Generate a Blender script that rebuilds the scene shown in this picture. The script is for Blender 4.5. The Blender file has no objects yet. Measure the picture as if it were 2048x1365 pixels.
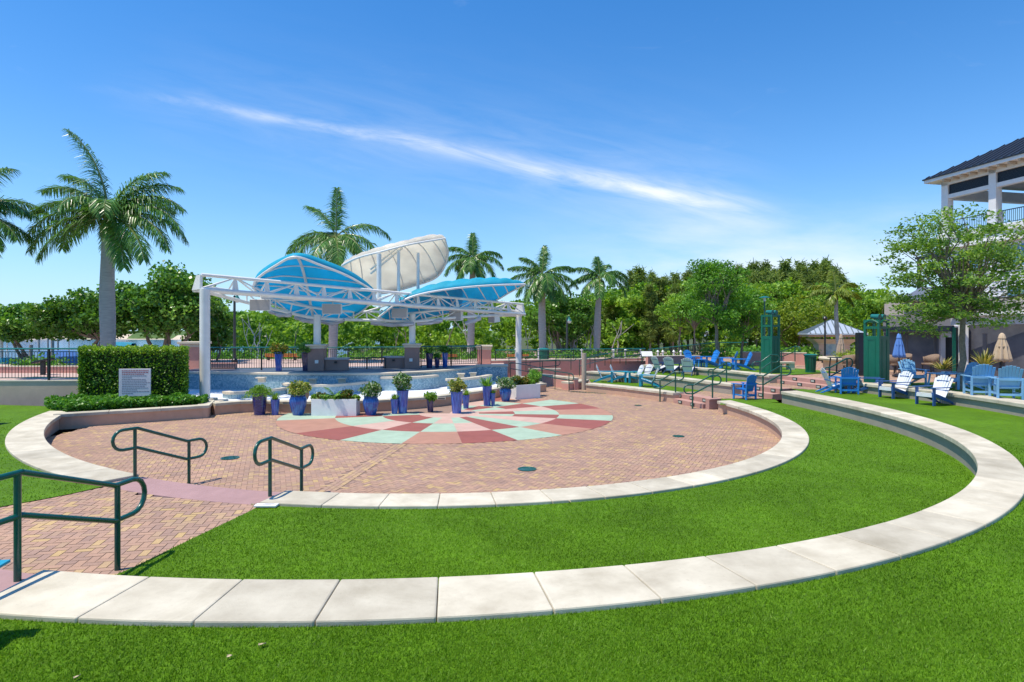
import bpy, math, random
import numpy as np
from mathutils import Vector, Matrix
sc = bpy.context.scene
col = sc.collection
R = math.radians
# ---------------------------------------------------------------- camera, sky, sun, exposure
F, YH, CZ = 1200.0, 662.0, 3.06           # focal length and horizon in photo pixels, eye height above the plaza
cam = bpy.data.cameras.new('camera'); cam.sensor_width = 36.0; cam.lens = F / 2048 * 36
cam.shift_y = (YH - 682.5) / 2048; cam.clip_start = .05; cam.clip_end = 3000
co = bpy.data.objects.new('camera', cam); col.objects.link(co)
co.location = (0, 0, CZ); co.rotation_euler = (R(90), 0, 0); sc.camera = co
SUN_EL, SH = 70.0, Vector((.93, .37))     # elevation, direction shadows fall
sd = Vector((math.cos(R(SUN_EL)) * SH.x, math.cos(R(SUN_EL)) * SH.y, -math.sin(R(SUN_EL))))
sl = bpy.data.lights.new('sun', 'SUN'); sl.energy = 4.8; sl.angle = R(.53); sl.color = (1, .915, .765)
so = bpy.data.objects.new('sun', sl); col.objects.link(so); so.rotation_euler = sd.to_track_quat('-Z', 'Y').to_euler()
so.location = (-10, -5, 40)
sc.view_settings.view_transform = 'Standard'; sc.view_settings.look = 'None'
sc.view_settings.exposure = .2; sc.view_settings.gamma = 1
w = bpy.data.worlds.new('World'); sc.world = w; w.use_nodes = True

class NT:
    """tiny node-graph helper"""
    def __init__(s, tree): s.t = tree; s.n = tree.nodes; s.l = tree.links
    def node(s, typ, **kw):
        n = s.n.new(typ)
        for k, v in kw.items():
            if k.startswith('i_'):
                key = k[2:]; key = int(key) if key.isdigit() else key.replace('_', ' ')
                sock = n.inputs[key]
                if hasattr(v, 'is_output') or isinstance(v, bpy.types.NodeSocket): s.l.new(v, sock)
                else: sock.default_value = v
            else: setattr(n, k, v)
        return n
    def math(s, op, a, b=None, c=None, clamp=False):
        n = s.n.new('ShaderNodeMath'); n.operation = op; n.use_clamp = clamp
        for i, v in enumerate((a, b, c)):
            if v is None: continue
            if isinstance(v, bpy.types.NodeSocket): s.l.new(v, n.inputs[i])
            else: n.inputs[i].default_value = v
        return n.outputs[0]
    def mix(s, fac, a, b, blend='MIX'):
        n = s.n.new('ShaderNodeMix'); n.data_type = 'RGBA'; n.blend_type = blend
        for k, v in ((0, fac), (6, a), (7, b)):
            if isinstance(v, bpy.types.NodeSocket): s.l.new(v, n.inputs[k])
            else: n.inputs[k].default_value = (*v, 1) if isinstance(v, tuple) and len(v) == 3 else v
        return n.outputs[2]
    def ramp(s, fac, stops, interp='LINEAR'):
        n = s.n.new('ShaderNodeValToRGB'); r = n.color_ramp; r.interpolation = interp
        while len(r.elements) < len(stops): r.elements.new(.5)
        for e, (p, c) in zip(r.elements, stops): e.position = p; e.color = (*c, 1)
        s.l.new(fac, n.inputs[0]); return n.outputs[0]

def build_world():
    w.node_tree.nodes.clear(); g = NT(w.node_tree)
    sky = g.node('ShaderNodeTexSky'); sky.sky_type = 'NISHITA'; sky.sun_disc = False
    sky.sun_elevation = R(SUN_EL); sky.sun_rotation = math.atan2(-SH.x, -SH.y)
    sky.altitude = 0; sky.air_density = 1.0; sky.dust_density = .35; sky.ozone_density = 3.2
    tc = g.node('ShaderNodeTexCoord'); sep = g.node('ShaderNodeSeparateXYZ', i_0=tc.outputs['Generated'])
    x, y, z = sep.outputs
    yy = g.math('MAXIMUM', y, .05)
    a = g.math('DIVIDE', x, yy); b = g.math('DIVIDE', z, yy)       # sky coordinates about the north
    # deeper, more saturated blue high up
    skyc = g.mix(1.0, sky.outputs[0], (.97, 1.21, 1.44), 'MULTIPLY')
    skyc = g.node('ShaderNodeHueSaturation', i_Hue=.5, i_Saturation=1.19, i_Value=1.07, i_Color=skyc).outputs[0]
    # one long cirrus streak: t along it (0..1), s across it
    ax, ay, bx, by = -.69, .405, .45, .186
    L = math.hypot(bx - ax, by - ay); ux, uy = (bx - ax) / L, (by - ay) / L
    da = g.math('SUBTRACT', a, ax); db = g.math('SUBTRACT', b, ay)
    t = g.math('DIVIDE', g.math('ADD', g.math('MULTIPLY', da, ux), g.math('MULTIPLY', db, uy)), L)
    s = g.math('ADD', g.math('MULTIPLY', da, -uy), g.math('MULTIPLY', db, ux))
    cv = g.node('ShaderNodeCombineXYZ', i_0=g.math('ADD', g.math('MULTIPLY', t, 2.6), g.math('MULTIPLY', s, 3.0)), i_1=g.math('MULTIPLY', s, 13.0), i_2=0.0)
    nz = g.node('ShaderNodeTexNoise', i_Vector=cv.outputs[0], i_Scale=2.6, i_Detail=9.0, i_Roughness=.62, i_Distortion=.5)
    cv2 = g.node('ShaderNodeCombineXYZ', i_0=g.math('MULTIPLY', t, 3.0), i_1=g.math('MULTIPLY', s, 4.0), i_2=3.0)
    nz2 = g.node('ShaderNodeTexNoise', i_Vector=cv2.outputs[0], i_Scale=1.3, i_Detail=3.0)
    # gentle bow of the streak
    bow = g.math('MULTIPLY', g.math('MULTIPLY', t, g.math('SUBTRACT', 1.0, t)), .035)
    s2 = g.math('ADD', g.math('SUBTRACT', s, bow), g.math('MULTIPLY', g.math('SUBTRACT', nz2.outputs[0], .5), .035))
    wid = g.math('ADD', .007, g.math('MULTIPLY', g.math('POWER', g.math('MAXIMUM', t, 0.0), 2.0), .014))
    q = g.math('DIVIDE', s2, wid)
    # sharp upper edge, softer fall below
    core = g.math('MULTIPLY', g.math('EXPONENT', g.math('MULTIPLY', g.math('MULTIPLY', q, q), -1.0)), .8)
    soft = g.math('MULTIPLY', g.math('EXPONENT', g.math('MULTIPLY', g.math('ABSOLUTE', g.math('DIVIDE', s2, .055)), -1.0)), .34)
    prof = g.math('ADD', core, soft)
    e0 = g.node('ShaderNodeMapRange', interpolation_type='SMOOTHSTEP', i_0=t, i_1=-.06, i_2=.16)
    e1 = g.node('ShaderNodeMapRange', interpolation_type='SMOOTHSTEP', i_0=t, i_1=1.04, i_2=.86)
    tt = g.node('ShaderNodeMapRange', i_0=t, i_1=.0, i_2=.85, i_3=.30, i_4=.88)
    tex = g.node('ShaderNodeMapRange', i_0=nz.outputs[0], i_1=.30, i_2=.66)
    m = g.math('MULTIPLY', g.math('MULTIPLY', prof, g.math('MULTIPLY', e0.outputs[0], e1.outputs[0])), g.math('MULTIPLY', tt.outputs[0], tex.outputs[0]))
    # thin veil low on the right
    cv3 = g.node('ShaderNodeCombineXYZ', i_0=g.math('MULTIPLY', a, 3.0), i_1=g.math('MULTIPLY', b, 11.0), i_2=7.0)
    nz3 = g.node('ShaderNodeTexNoise', i_Vector=cv3.outputs[0], i_Scale=1.5, i_Detail=7.0, i_Roughness=.55)
    va = g.node('ShaderNodeMapRange', interpolation_type='SMOOTHSTEP', i_0=a, i_1=-.05, i_2=.35)
    vb = g.node('ShaderNodeMapRange', interpolation_type='SMOOTHSTEP', i_0=b, i_1=.26, i_2=.09)
    vn = g.node('ShaderNodeMapRange', i_0=nz3.outputs[0], i_1=.33, i_2=.75, i_3=.12, i_4=.85)
    veil = g.math('MULTIPLY', g.math('MULTIPLY', va.outputs[0], vb.outputs[0]), vn.outputs[0])
    # small puffs low on the left and faint wisps all over
    cv4 = g.node('ShaderNodeCombineXYZ', i_0=g.math('MULTIPLY', a, 2.0), i_1=g.math('MULTIPLY', b, 6.0), i_2=1.0)
    nz4 = g.node('ShaderNodeTexNoise', i_Vector=cv4.outputs[0], i_Scale=2.2, i_Detail=8.0, i_Roughness=.6, i_Distortion=.8)
    wisp = g.node('ShaderNodeMapRange', i_0=nz4.outputs[0], i_1=.62, i_2=.9, i_3=0.0, i_4=.10)
    front = g.math('GREATER_THAN', y, .1)
    tot = g.math('MULTIPLY', g.math('ADD', g.math('ADD', m, veil), wisp.outputs[0]), front, clamp=True)
    # a pale band along the horizon
    hz = g.math('MULTIPLY', g.math('EXPONENT', g.math('MULTIPLY', g.math('MAXIMUM', z, 0.0), -7.0)), .80)
    skyc = g.mix(hz, skyc, (4.6, 6.6, 8.6))
    skyc = g.mix(g.math('MULTIPLY', tot, .9, clamp=True), skyc, (8.2, 8.5, 8.9))
    bg = g.node('ShaderNodeBackground', i_Color=skyc, i_Strength=.112)
    out = g.node('ShaderNodeOutputWorld', i_0=bg.outputs[0])
build_world()

# ---------------------------------------------------------------- pixel -> point helpers (photo pixels, 2048 x 1365)
def gp(px, py, z):                          # point where the pixel's ray meets height z
    D = F * (CZ - z) / (py - YH); return Vector(((px - 1024) * D / F, D, z))
def dp(px, py, D):                          # point on the pixel's ray at depth D
    return Vector(((px - 1024) * D / F, D, CZ - (py - YH) * D / F))

# ---------------------------------------------------------------- mesh builder
class MB:
    def __init__(s): s.V = []; s.Fc = []; s.n = 0; s.M = []; s.rnd = None
    def add(s, V, Fs, m=0):
        V = [tuple(v) for v in V]; s.V += V
        for f in Fs: s.Fc.append(tuple(i + s.n for i in f)); s.M.append(m)
        s.n += len(V); return s
    def box(s, c, size, rz=0, m=0, M=None):
        x, y, z = (k / 2 for k in size); c = Vector(c)
        T = M if M is not None else Matrix.Rotation(rz, 3, 'Z')
        V = [c + T @ Vector((sx * x, sy * y, sz * z)) for sz in (-1, 1) for sy in (-1, 1) for sx in (-1, 1)]
        return s.add(V, [(0, 2, 3, 1), (4, 5, 7, 6), (0, 1, 5, 4), (2, 6, 7, 3), (0, 4, 6, 2), (1, 3, 7, 5)], m)
    def bar(s, a, b, wd, th, up=(0, 0, 1), m=0):   # rectangular board from a to b, wd sideways, th along 'up'
        a, b = Vector(a), Vector(b); d = (b - a); L = d.length; d.normalize()
        sd_ = d.cross(Vector(up)); sd_ = sd_.normalized() if sd_.length > 1e-5 else Vector((1, 0, 0)); u = sd_.cross(d)
        return s.box((a + b) / 2, (wd, L, th), M=Matrix((sd_, d, u)).transposed(), m=m)
    def prism(s, poly, z0, z1, m=0):
        n = len(poly); ar = sum(poly[i][0] * poly[(i + 1) % n][1] - poly[(i + 1) % n][0] * poly[i][1] for i in range(n))
        if ar < 0: poly = poly[::-1]
        V = [(p[0], p[1], z0) for p in poly] + [(p[0], p[1], z1) for p in poly]
        return s.add(V, [tuple(range(n - 1, -1, -1)), tuple(range(n, 2 * n))] + [(i, (i + 1) % n, n + (i + 1) % n, n + i) for i in range(n)], m)
    def tube(s, pts, r, n=8, m=0, cap=True):
        pts = [Vector(p) for p in pts]; k = len(pts); rr = r if isinstance(r, (list, tuple)) else [r] * k
        tg = [(pts[min(i + 1, k - 1)] - pts[max(i - 1, 0)]).normalized() for i in range(k)]
        ref = Vector((0, 0, 1)) if abs(tg[0].z) < .9 else Vector((1, 0, 0)); nx = tg[0].cross(ref).normalized(); V = []
        for i in range(k):
            nx = (nx - tg[i] * nx.dot(tg[i])).normalized(); ny = tg[i].cross(nx)
            V += [pts[i] + (nx * math.cos(2 * math.pi * j / n) + ny * math.sin(2 * math.pi * j / n)) * rr[i] for j in range(n)]
        Fs = [(i * n + j, i * n + (j + 1) % n, (i + 1) * n + (j + 1) % n, (i + 1) * n + j) for i in range(k - 1) for j in range(n)]
        if cap: Fs += [tuple(range(n - 1, -1, -1)), tuple((k - 1) * n + j for j in range(n))]
        return s.add(V, Fs, m)
    def lathe(s, prof, n=24, c=(0, 0, 0), m=0, flute=0, fn=0):
        V = []; c = Vector(c)
        for (r, z) in prof:
            for j in range(n):
                a = 2 * math.pi * j / n; q = r * (1 + (flute * math.cos(fn * a) if fn else 0)); V.append((c.x + q * math.cos(a), c.y + q * math.sin(a), c.z + z))
        k = len(prof)
        Fs = [(i * n + j, i * n + (j + 1) % n, (i + 1) * n + (j + 1) % n, (i + 1) * n + j) for i in range(k - 1) for j in range(n)]
        if prof[0][0] > 1e-4: Fs.append(tuple(range(n - 1, -1, -1)))
        if prof[-1][0] > 1e-4: Fs.append(tuple((k - 1) * n + j for j in range(n)))
        return s.add(V, Fs, m)
    def grid(s, P, m=0):                     # P[i][j] points
        a, b = len(P), len(P[0])
        return s.add([p for r in P for p in r], [(i * b + j, i * b + j + 1, (i + 1) * b + j + 1, (i + 1) * b + j) for i in range(a - 1) for j in range(b - 1)], m)

def link(name, me, mats, parent=None, loc=None):
    o = bpy.data.objects.new(name, me); col.objects.link(o)
    for mm in (mats if isinstance(mats, (list, tuple)) else [mats]): me.materials.append(mm)
    if parent is not None: o.parent = parent
    if loc is not None: o.location = loc
    return o
def mk(name, mb, mats, parent=None, org=None, smooth=False, bevel=0, solid=0):
    """one mesh object; org: point subtracted from the vertices (the thing's base)"""
    V = mb.V if org is None else [(v[0] - org[0], v[1] - org[1], v[2] - org[2]) for v in mb.V]
    me = bpy.data.meshes.new(name); me.from_pydata(V, [], mb.Fc)
    if len(set(mb.M)) > 1: me.polygons.foreach_set('material_index', mb.M)
    if smooth: me.polygons.foreach_set('use_smooth', [True] * len(me.polygons))
    me.update(); o = link(name, me, mats, parent)
    if solid: md = o.modifiers.new('s', 'SOLIDIFY'); md.thickness = solid; md.offset = -1
    if bevel: md = o.modifiers.new('b', 'BEVEL'); md.width = bevel; md.segments = 2; md.limit_method = 'ANGLE'; md.angle_limit = R(40)
    if smooth: sharp(me)
    return o
def sharp(me, ang=40):
    try: me.set_sharp_from_angle(angle=R(ang))
    except Exception: pass
def raw(name, V, k, mats, parent=None, rnd=None):
    """fast mesh of loose k-gons from an (n*k, 3) array, with a per-face random attribute"""
    V = np.asarray(V, np.float32).reshape(-1, 3); n = len(V) // k
    me = bpy.data.meshes.new(name); me.vertices.add(n * k); me.vertices.foreach_set('co', V.ravel())
    me.loops.add(n * k); me.loops.foreach_set('vertex_index', np.arange(n * k, dtype=np.int32))
    me.polygons.add(n); me.polygons.foreach_set('loop_start', np.arange(0, n * k, k, dtype=np.int32))
    at = me.attributes.new('rnd', 'FLOAT', 'FACE')
    at.data.foreach_set('value', np.asarray(rnd if rnd is not None else np.random.rand(n), np.float32))
    me.update(); me.validate(); return link(name, me, mats, parent)
def tag(o, label=None, cat=None, group=None, kind=None):
    if label: o['label'] = label
    if cat: o['category'] = cat
    if group: o['group'] = group
    if kind: o['kind'] = kind
    return o
def thing(name, label, cat, loc=(0, 0, 0), rz=0, group=None):
    o = bpy.data.objects.new(name, None); col.objects.link(o); o.location = loc; o.rotation_euler = (0, 0, rz); o.empty_display_size = .2
    return tag(o, label, cat, group)
def struct(name, mb, mats, **k): return tag(mk(name, mb, mats, **k), kind='structure')
KIDS = {}
def dup(root, loc, rz=0, label=None, group=None, scale=None):
    r = root.copy(); col.objects.link(r); r.location = loc; r.rotation_euler = (0, 0, rz)
    if scale: r.scale = scale if isinstance(scale, tuple) else (scale,) * 3
    if label: r['label'] = label
    if group: r['group'] = group
    for ch in list(root.children):
        c = ch.copy(); col.objects.link(c); c.parent = r
        for gch in list(ch.children):
            d = gch.copy(); col.objects.link(d); d.parent = c
    return r
def cr(pts, n):                             # Catmull-Rom through points, n samples in all
    P = [np.array(p, float) for p in pts]; P = [2 * P[0] - P[1]] + P + [2 * P[-1] - P[-2]]; out = []; m = len(P) - 3
    for k in range(n):
        u = k / (n - 1) * m; i = min(int(u), m - 1); t = u - i; a, b, c, d = P[i:i + 4]
        out.append(Vector(.5 * ((2 * b) + (c - a) * t + (2 * a - 5 * b + 4 * c - d) * t * t + (3 * b - a - 3 * c + d) * t ** 3)))
    return out

# ---------------------------------------------------------------- materials
MAT = {}
def mat(name, c, rough=.6, var=.12, scale=6.0, bump=0.0, bscale=60.0, metal=0.0, spec=.5, c2=None, objvar=0.0, coat=0.0, stretch=None, grime=0.0, trans=0, speck=0):
    m = bpy.data.materials.new(name); m.use_nodes = True; MAT[name] = m; g = NT(m.node_tree); p = g.n['Principled BSDF']
    p.inputs['Roughness'].default_value = rough; p.inputs['Metallic'].default_value = metal; p.inputs['Specular IOR Level'].default_value = spec
    p.inputs['Coat Weight'].default_value = coat
    tc = g.node('ShaderNodeTexCoord'); v = tc.outputs['Object']
    if stretch: mp = g.node('ShaderNodeMapping', i_0=v); mp.inputs['Scale'].default_value = stretch; v = mp.outputs[0]
    nz = g.node('ShaderNodeTexNoise', i_Vector=v, i_Scale=scale, i_Detail=6.0, i_Roughness=.6)
    k = g.node('ShaderNodeMapRange', i_0=nz.outputs[0], i_1=.3, i_2=.7)
    lo = tuple(x * (1 - var) for x in c); hi = c2 if c2 else tuple(min(1, x * (1 + var)) for x in c)
    cc = g.mix(k.outputs[0], lo, hi)
    if grime:
        n2 = g.node('ShaderNodeTexNoise', i_Vector=v, i_Scale=scale * .35, i_Detail=8.0, i_Roughness=.7, i_Distortion=1.0)
        k2 = g.node('ShaderNodeMapRange', i_0=n2.outputs[0], i_1=.5, i_2=.75, i_3=0.0, i_4=grime)
        cc = g.mix(k2.outputs[0], cc, tuple(x * .55 * f for x, f in zip(c, (1, .95, .82))))
    if speck:
        n3 = g.node('ShaderNodeTexNoise', i_Vector=v, i_Scale=26.0, i_Detail=5.0, i_Roughness=.7); k3 = g.node('ShaderNodeMapRange', i_0=n3.outputs[0], i_1=.60, i_2=.74, i_3=0.0, i_4=speck)
        cc = g.mix(k3.outputs[0], cc, tuple(x * .5 * f for x, f in zip(c, (1, .93, .8))))
    if objvar:
        oi = g.node('ShaderNodeObjectInfo'); f = g.node('ShaderNodeMapRange', i_0=oi.outputs['Random'], i_3=1 - objvar, i_4=1 + objvar)
        cc = g.mix(1.0, cc, f.outputs[0], 'MULTIPLY')
    g.l.new(cc, p.inputs['Base Color'])
    if bump:
        nb = g.node('ShaderNodeTexNoise', i_Vector=v, i_Scale=bscale, i_Detail=4.0)
        bp = g.node('ShaderNodeBump', i_Strength=bump, i_Distance=.02, i_Height=nb.outputs[0]); g.l.new(bp.outputs[0], p.inputs['Normal'])
    return m
def leafmat(name, stops, rough=.45, trans=.42, objvar=.12, spec=.4):
    m = bpy.data.materials.new(name); m.use_nodes = True; MAT[name] = m; g = NT(m.node_tree); p = g.n['Principled BSDF']
    at = g.node('ShaderNodeAttribute', attribute_name='rnd')
    k = len(stops); cc = g.ramp(at.outputs['Fac'], [(i / (k - 1), c) for i, c in enumerate(stops)])
    oi = g.node('ShaderNodeObjectInfo'); f = g.node('ShaderNodeMapRange', i_0=oi.outputs['Random'], i_3=1 - objvar, i_4=1 + objvar)
    cc = g.mix(1.0, cc, f.outputs[0], 'MULTIPLY')
    g.l.new(cc, p.inputs['Base Color']); p.inputs['Roughness'].default_value = rough; p.inputs['Specular IOR Level'].default_value = spec
    tr = g.node('ShaderNodeBsdfTranslucent', i_Color=g.mix(1.0, cc, (1.5, 1.45, .55), 'MULTIPLY'))
    mx = g.node('ShaderNodeMixShader', i_0=trans, i_1=p.outputs[0], i_2=tr.outputs[0])
    g.l.new(mx.outputs[0], g.n['Material Output'].inputs[0]); return m
stone = mat('cream_stone', (.50, .445, .335), .75, .17, 2.0, .14, 90, c2=(.625, .575, .455), objvar=.13, grime=.5, speck=.35)
stone2 = mat('cream_cast_stone', (.62, .54, .42), .8, .08, 4.0, .1, 90, grime=.15)
stucco = mat('tan_stucco', (.54, .345, .24), .9, .08, 3.0, .25, 160, grime=.15)
stuccob = mat('beige_stucco', (.66, .48, .335), .9, .07, 2.0, .25, 160, grime=.2)
stuccog = mat('grey_tan_stucco', (.33, .29, .24), .9, .08, 2.0, .25, 160, grime=.25)
pinkst = mat('pink_stucco', (.62, .31, .25), .9, .08, 2.0, .25, 160, grime=.15)
brownst = mat('brown_stucco', (.31, .20, .17), .9, .08, 2.5, .25, 160)
mauve = mat('mauve_concrete', (.36, .22, .215), .85, .08, 4.0, .1, 120, grime=.2)
green_m = mat('dark_green_paint', (.004, .078, .055), .28, .15, 8, .02, 80, coat=.3)
tgreen = mat('tower_green_paint', (.004, .125, .075), .4, .08, 4, .03, 80)
teal_m = mat('teal_green_paint', (.01, .16, .15), .4, .1, 5)
black_m = mat('black_paint', (.012, .016, .02), .4, .2, 6)
white_m = mat('white_steel', (.80, .785, .75), .45, .05, 3.0, .02, 60, grime=.22)
white_p = mat('white_paint', (.78, .77, .75), .5, .05, 3.0, .03, 60, grime=.1)
siding = mat('white_siding', (.74, .76, .80), .6, .04, 3.0)
greyp = mat('grey_panel', (.42, .40, .41), .6, .05, 4.0)
basin = mat('pale_basin_floor', (.70, .73, .78), .6, .05, 2.0, .05, 40, grime=.12)
deckm = mat('dark_stage_deck', (.075, .10, .14), .55, .15, 3.0)
def gpx(px, py, z, extra):                  # as gp, then pushed back along the ray's ground line
    p = gp(px, py, z); k = (p.y + extra) / p.y; return Vector((p.x * k, p.y + extra, z))
bark = mat('grey_bark', (.24, .19, .15), .9, .3, 12, .5, 40, objvar=.15)
palmbark = mat('pale_palm_bark', (.42, .385, .36), .85, .2, 3, .3, 30, stretch=(1, 1, 9), objvar=.08)
shaft = mat('palm_crownshaft', (.10, .17, .03), .35, .2, 5, c2=(.19, .2, .05))
wood = mat('orange_bench_wood', (.58, .17, .035), .5, .2, 10, stretch=(1, 8, 8))
postw = mat('grey_wood_post', (.42, .34, .26), .8, .2, 8, .2, 40, stretch=(6, 6, 1))
wicker = mat('brown_wicker', (.24, .165, .115), .8, .25, 60, .5, 120)
soil = mat('dark_soil', (.06, .042, .03), .95, .3, 20, .5, 60)
def glaze(name, c, c2, sc_=3.0, st=(5, 5, .7)): return mat(name, c, .18, .2, sc_, .15, 12, c2=c2, coat=.6, stretch=st)
gl_cob = glaze('cobalt_glaze', (.012, .035, .24), (.045, .16, .52))
gl_ind = glaze('indigo_glaze', (.010, .016, .07), (.035, .05, .25), 6.0, (1, 1, 3))
gl_vio = glaze('violet_blue_glaze', (.016, .04, .32), (.09, .20, .62), 4.0)
gl_nvy = glaze('navy_glaze', (.012, .015, .05), (.05, .05, .16), 4.0)
pool_tile = None
def mosaic():
    m = bpy.data.materials.new('blue_mosaic'); m.use_nodes = True; g = NT(m.node_tree); p = g.n['Principled BSDF']; p.inputs['Roughness'].default_value = .25
    tc = g.node('ShaderNodeTexCoord'); vo = g.node('ShaderNodeTexVoronoi', i_Vector=tc.outputs['Object'], i_Scale=17.0); vo.inputs['Randomness'].default_value = .35
    rp = g.ramp(g.node('ShaderNodeSeparateColor', i_0=vo.outputs['Color']).outputs[0], [(0, (.08, .19, .27)), (.3, (.15, .31, .39)), (.6, (.27, .43, .49)), (.85, (.43, .55, .58)), (1, (.10, .23, .34))])
    nz = g.node('ShaderNodeTexNoise', i_Vector=tc.outputs['Object'], i_Scale=.7, i_Detail=3.0)
    k = g.node('ShaderNodeMapRange', i_0=nz.outputs[0], i_1=.35, i_2=.65, i_3=.15, i_4=.6)
    g.l.new(g.mix(k.outputs[0], rp, (.33, .47, .51)), p.inputs['Base Color']); return m
mosaic_m = mosaic()
def paver_mat():
    m = bpy.data.materials.new('clay_pavers'); m.use_nodes = True; g = NT(m.node_tree); p = g.n['Principled BSDF']; p.inputs['Roughness'].default_value = .85
    at = g.node('ShaderNodeAttribute', attribute_name='rnd')
    c = g.ramp(at.outputs['Fac'], [(0, (.31, .20, .155)), (.22, (.385, .238, .168)), (.5, (.425, .262, .178)), (.7, (.345, .22, .168)), (.88, (.44, .295, .172)), (1, (.48, .33, .15))])
    tc = g.node('ShaderNodeTexCoord'); nz = g.node('ShaderNodeTexNoise', i_Vector=tc.outputs['Object'], i_Scale=.8, i_Detail=7.0, i_Roughness=.65)
    k = g.node('ShaderNodeMapRange', i_0=nz.outputs[0], i_1=.3, i_2=.7, i_3=.86, i_4=1.12)
    n2 = g.node('ShaderNodeTexNoise', i_Vector=tc.outputs['Object'], i_Scale=70.0, i_Detail=3.0)
    k2 = g.node('ShaderNodeMapRange', i_0=n2.outputs[0], i_1=.3, i_2=.7, i_3=.86, i_4=1.12)
    c = g.mix(1.0, g.mix(1.0, c, k.outputs[0], 'MULTIPLY'), k2.outputs[0], 'MULTIPLY'); g.l.new(c, p.inputs['Base Color'])
    bp = g.node('ShaderNodeBump', i_Strength=.25, i_Distance=.01, i_Height=n2.outputs[0]); g.l.new(bp.outputs[0], p.inputs['Normal']); return m
paver = paver_mat(); mortar = mat('sand_joint', (.27, .18, .14), .95, .15, 20)
def turf_mat():
    m = bpy.data.materials.new('turf'); m.use_nodes = True; g = NT(m.node_tree); p = g.n['Principled BSDF']; p.inputs['Roughness'].default_value = .6; p.inputs['Specular IOR Level'].default_value = .1
    tc = g.node('ShaderNodeTexCoord'); v = tc.outputs['Object']
    n1 = g.node('ShaderNodeTexNoise', i_Vector=v, i_Scale=.9, i_Detail=5.0, i_Roughness=.6); n2 = g.node('ShaderNodeTexNoise', i_Vector=v, i_Scale=55.0, i_Detail=5.0, i_Roughness=.75)
    n3 = g.node('ShaderNodeTexNoise', i_Vector=v, i_Scale=9.0, i_Detail=4.0)
    c = g.ramp(n2.outputs[0], [(.28, (.04, .095, .003)), (.5, (.088, .19, .006)), (.72, (.15, .30, .014))])
    k = g.node('ShaderNodeMapRange', i_0=n1.outputs[0], i_1=.3, i_2=.7, i_3=.78, i_4=1.2); k3 = g.node('ShaderNodeMapRange', i_0=n3.outputs[0], i_1=.3, i_2=.7, i_3=.82, i_4=1.15)
    c = g.mix(1.0, g.mix(1.0, c, k.outputs[0], 'MULTIPLY'), k3.outputs[0], 'MULTIPLY'); g.l.new(c, p.inputs['Base Color'])
    bp = g.node('ShaderNodeBump', i_Strength=.6, i_Distance=.03, i_Height=n2.outputs[0]); g.l.new(bp.outputs[0], p.inputs['Normal']); return m
turf = turf_mat()
blade_m = leafmat('turf_blades', [(.038, .10, .003), (.088, .20, .007), (.145, .305, .013), (.28, .45, .07)], .5, .4, 0, .2)
lf_dark = leafmat('glossy_dark_leaves', [(0.034, 0.114, 0.021), (0.088, 0.217, 0.030), (0.147, 0.332, 0.046), (0.293, 0.510, 0.090)], .35, .3)
lf_mid = leafmat('mid_green_leaves', [(0.046, 0.151, 0.017), (0.106, 0.277, 0.025), (0.168, 0.382, 0.038), (0.316, 0.532, 0.073)], .5, .35)
lf_oak = leafmat('fine_oak_leaves', [(0.064, 0.143, 0.023), (0.128, 0.245, 0.039), (0.191, 0.326, 0.059), (0.340, 0.449, 0.117)], .5, .4)
lf_wood = leafmat('mangrove_leaves', [(0.066, 0.178, 0.018), (0.146, 0.297, 0.026), (0.235, 0.403, 0.035), (0.381, 0.544, 0.066)], .55, .35)
lf_yel = leafmat('yellow_green_leaves', [(0.081, 0.158, 0.012), (0.162, 0.268, 0.018), (0.257, 0.347, 0.022), (0.365, 0.425, 0.045)], .55, .35)
lf_pine = leafmat('olive_needles', [(.085, .15, .03), (.145, .22, .04), (.205, .28, .055), (.28, .345, .09)], .7, .3)
lf_hedge = leafmat('hedge_leaves', [(0.039, 0.116, 0.013), (0.106, 0.245, 0.021), (0.203, 0.361, 0.030), (0.425, 0.574, 0.064)], .45, .35, .03)
lf_cover = leafmat('groundcover_leaves', [(0.030, 0.120, 0.012), (0.075, 0.225, 0.022), (0.135, 0.330, 0.030), (0.240, 0.480, 0.075)], .4, .3, .03)
lf_palm = leafmat('palm_leaflets', [(0.033, 0.111, 0.025), (0.083, 0.208, 0.041), (0.138, 0.304, 0.055), (0.248, 0.442, 0.090)], .33, .3, .1)
lf_palmy = leafmat('yellow_palm_leaflets', [(.09, .17, .02), (.17, .26, .03), (.28, .34, .04), (.42, .42, .07)], .45, .4, .1)
lf_fern = leafmat('bright_fern', [(.06, .16, .012), (.11, .25, .02), (.17, .33, .03), (.24, .40, .06)], .5, .4, .1)
lf_var = leafmat('variegated_leaves', [(.06, .14, .02), (.16, .25, .04), (.36, .38, .08), (.55, .50, .18)], .5, .35, .1)
lf_wht = leafmat('white_flowering_leaves', [(.03, .10, .015), (.07, .18, .025), (.13, .26, .06), (.66, .68, .60)], .5, .3, .1)
lf_cro = leafmat('croton_leaves', [(.03, .08, .012), (.07, .14, .015), (.12, .16, .02), (.42, .22, .03)], .4, .3, .1)
lf_snake = leafmat('spiky_yellow_leaves', [(.06, .10, .02), (.16, .19, .04), (.38, .34, .09), (.50, .44, .15)], .5, .3, .1)
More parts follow.
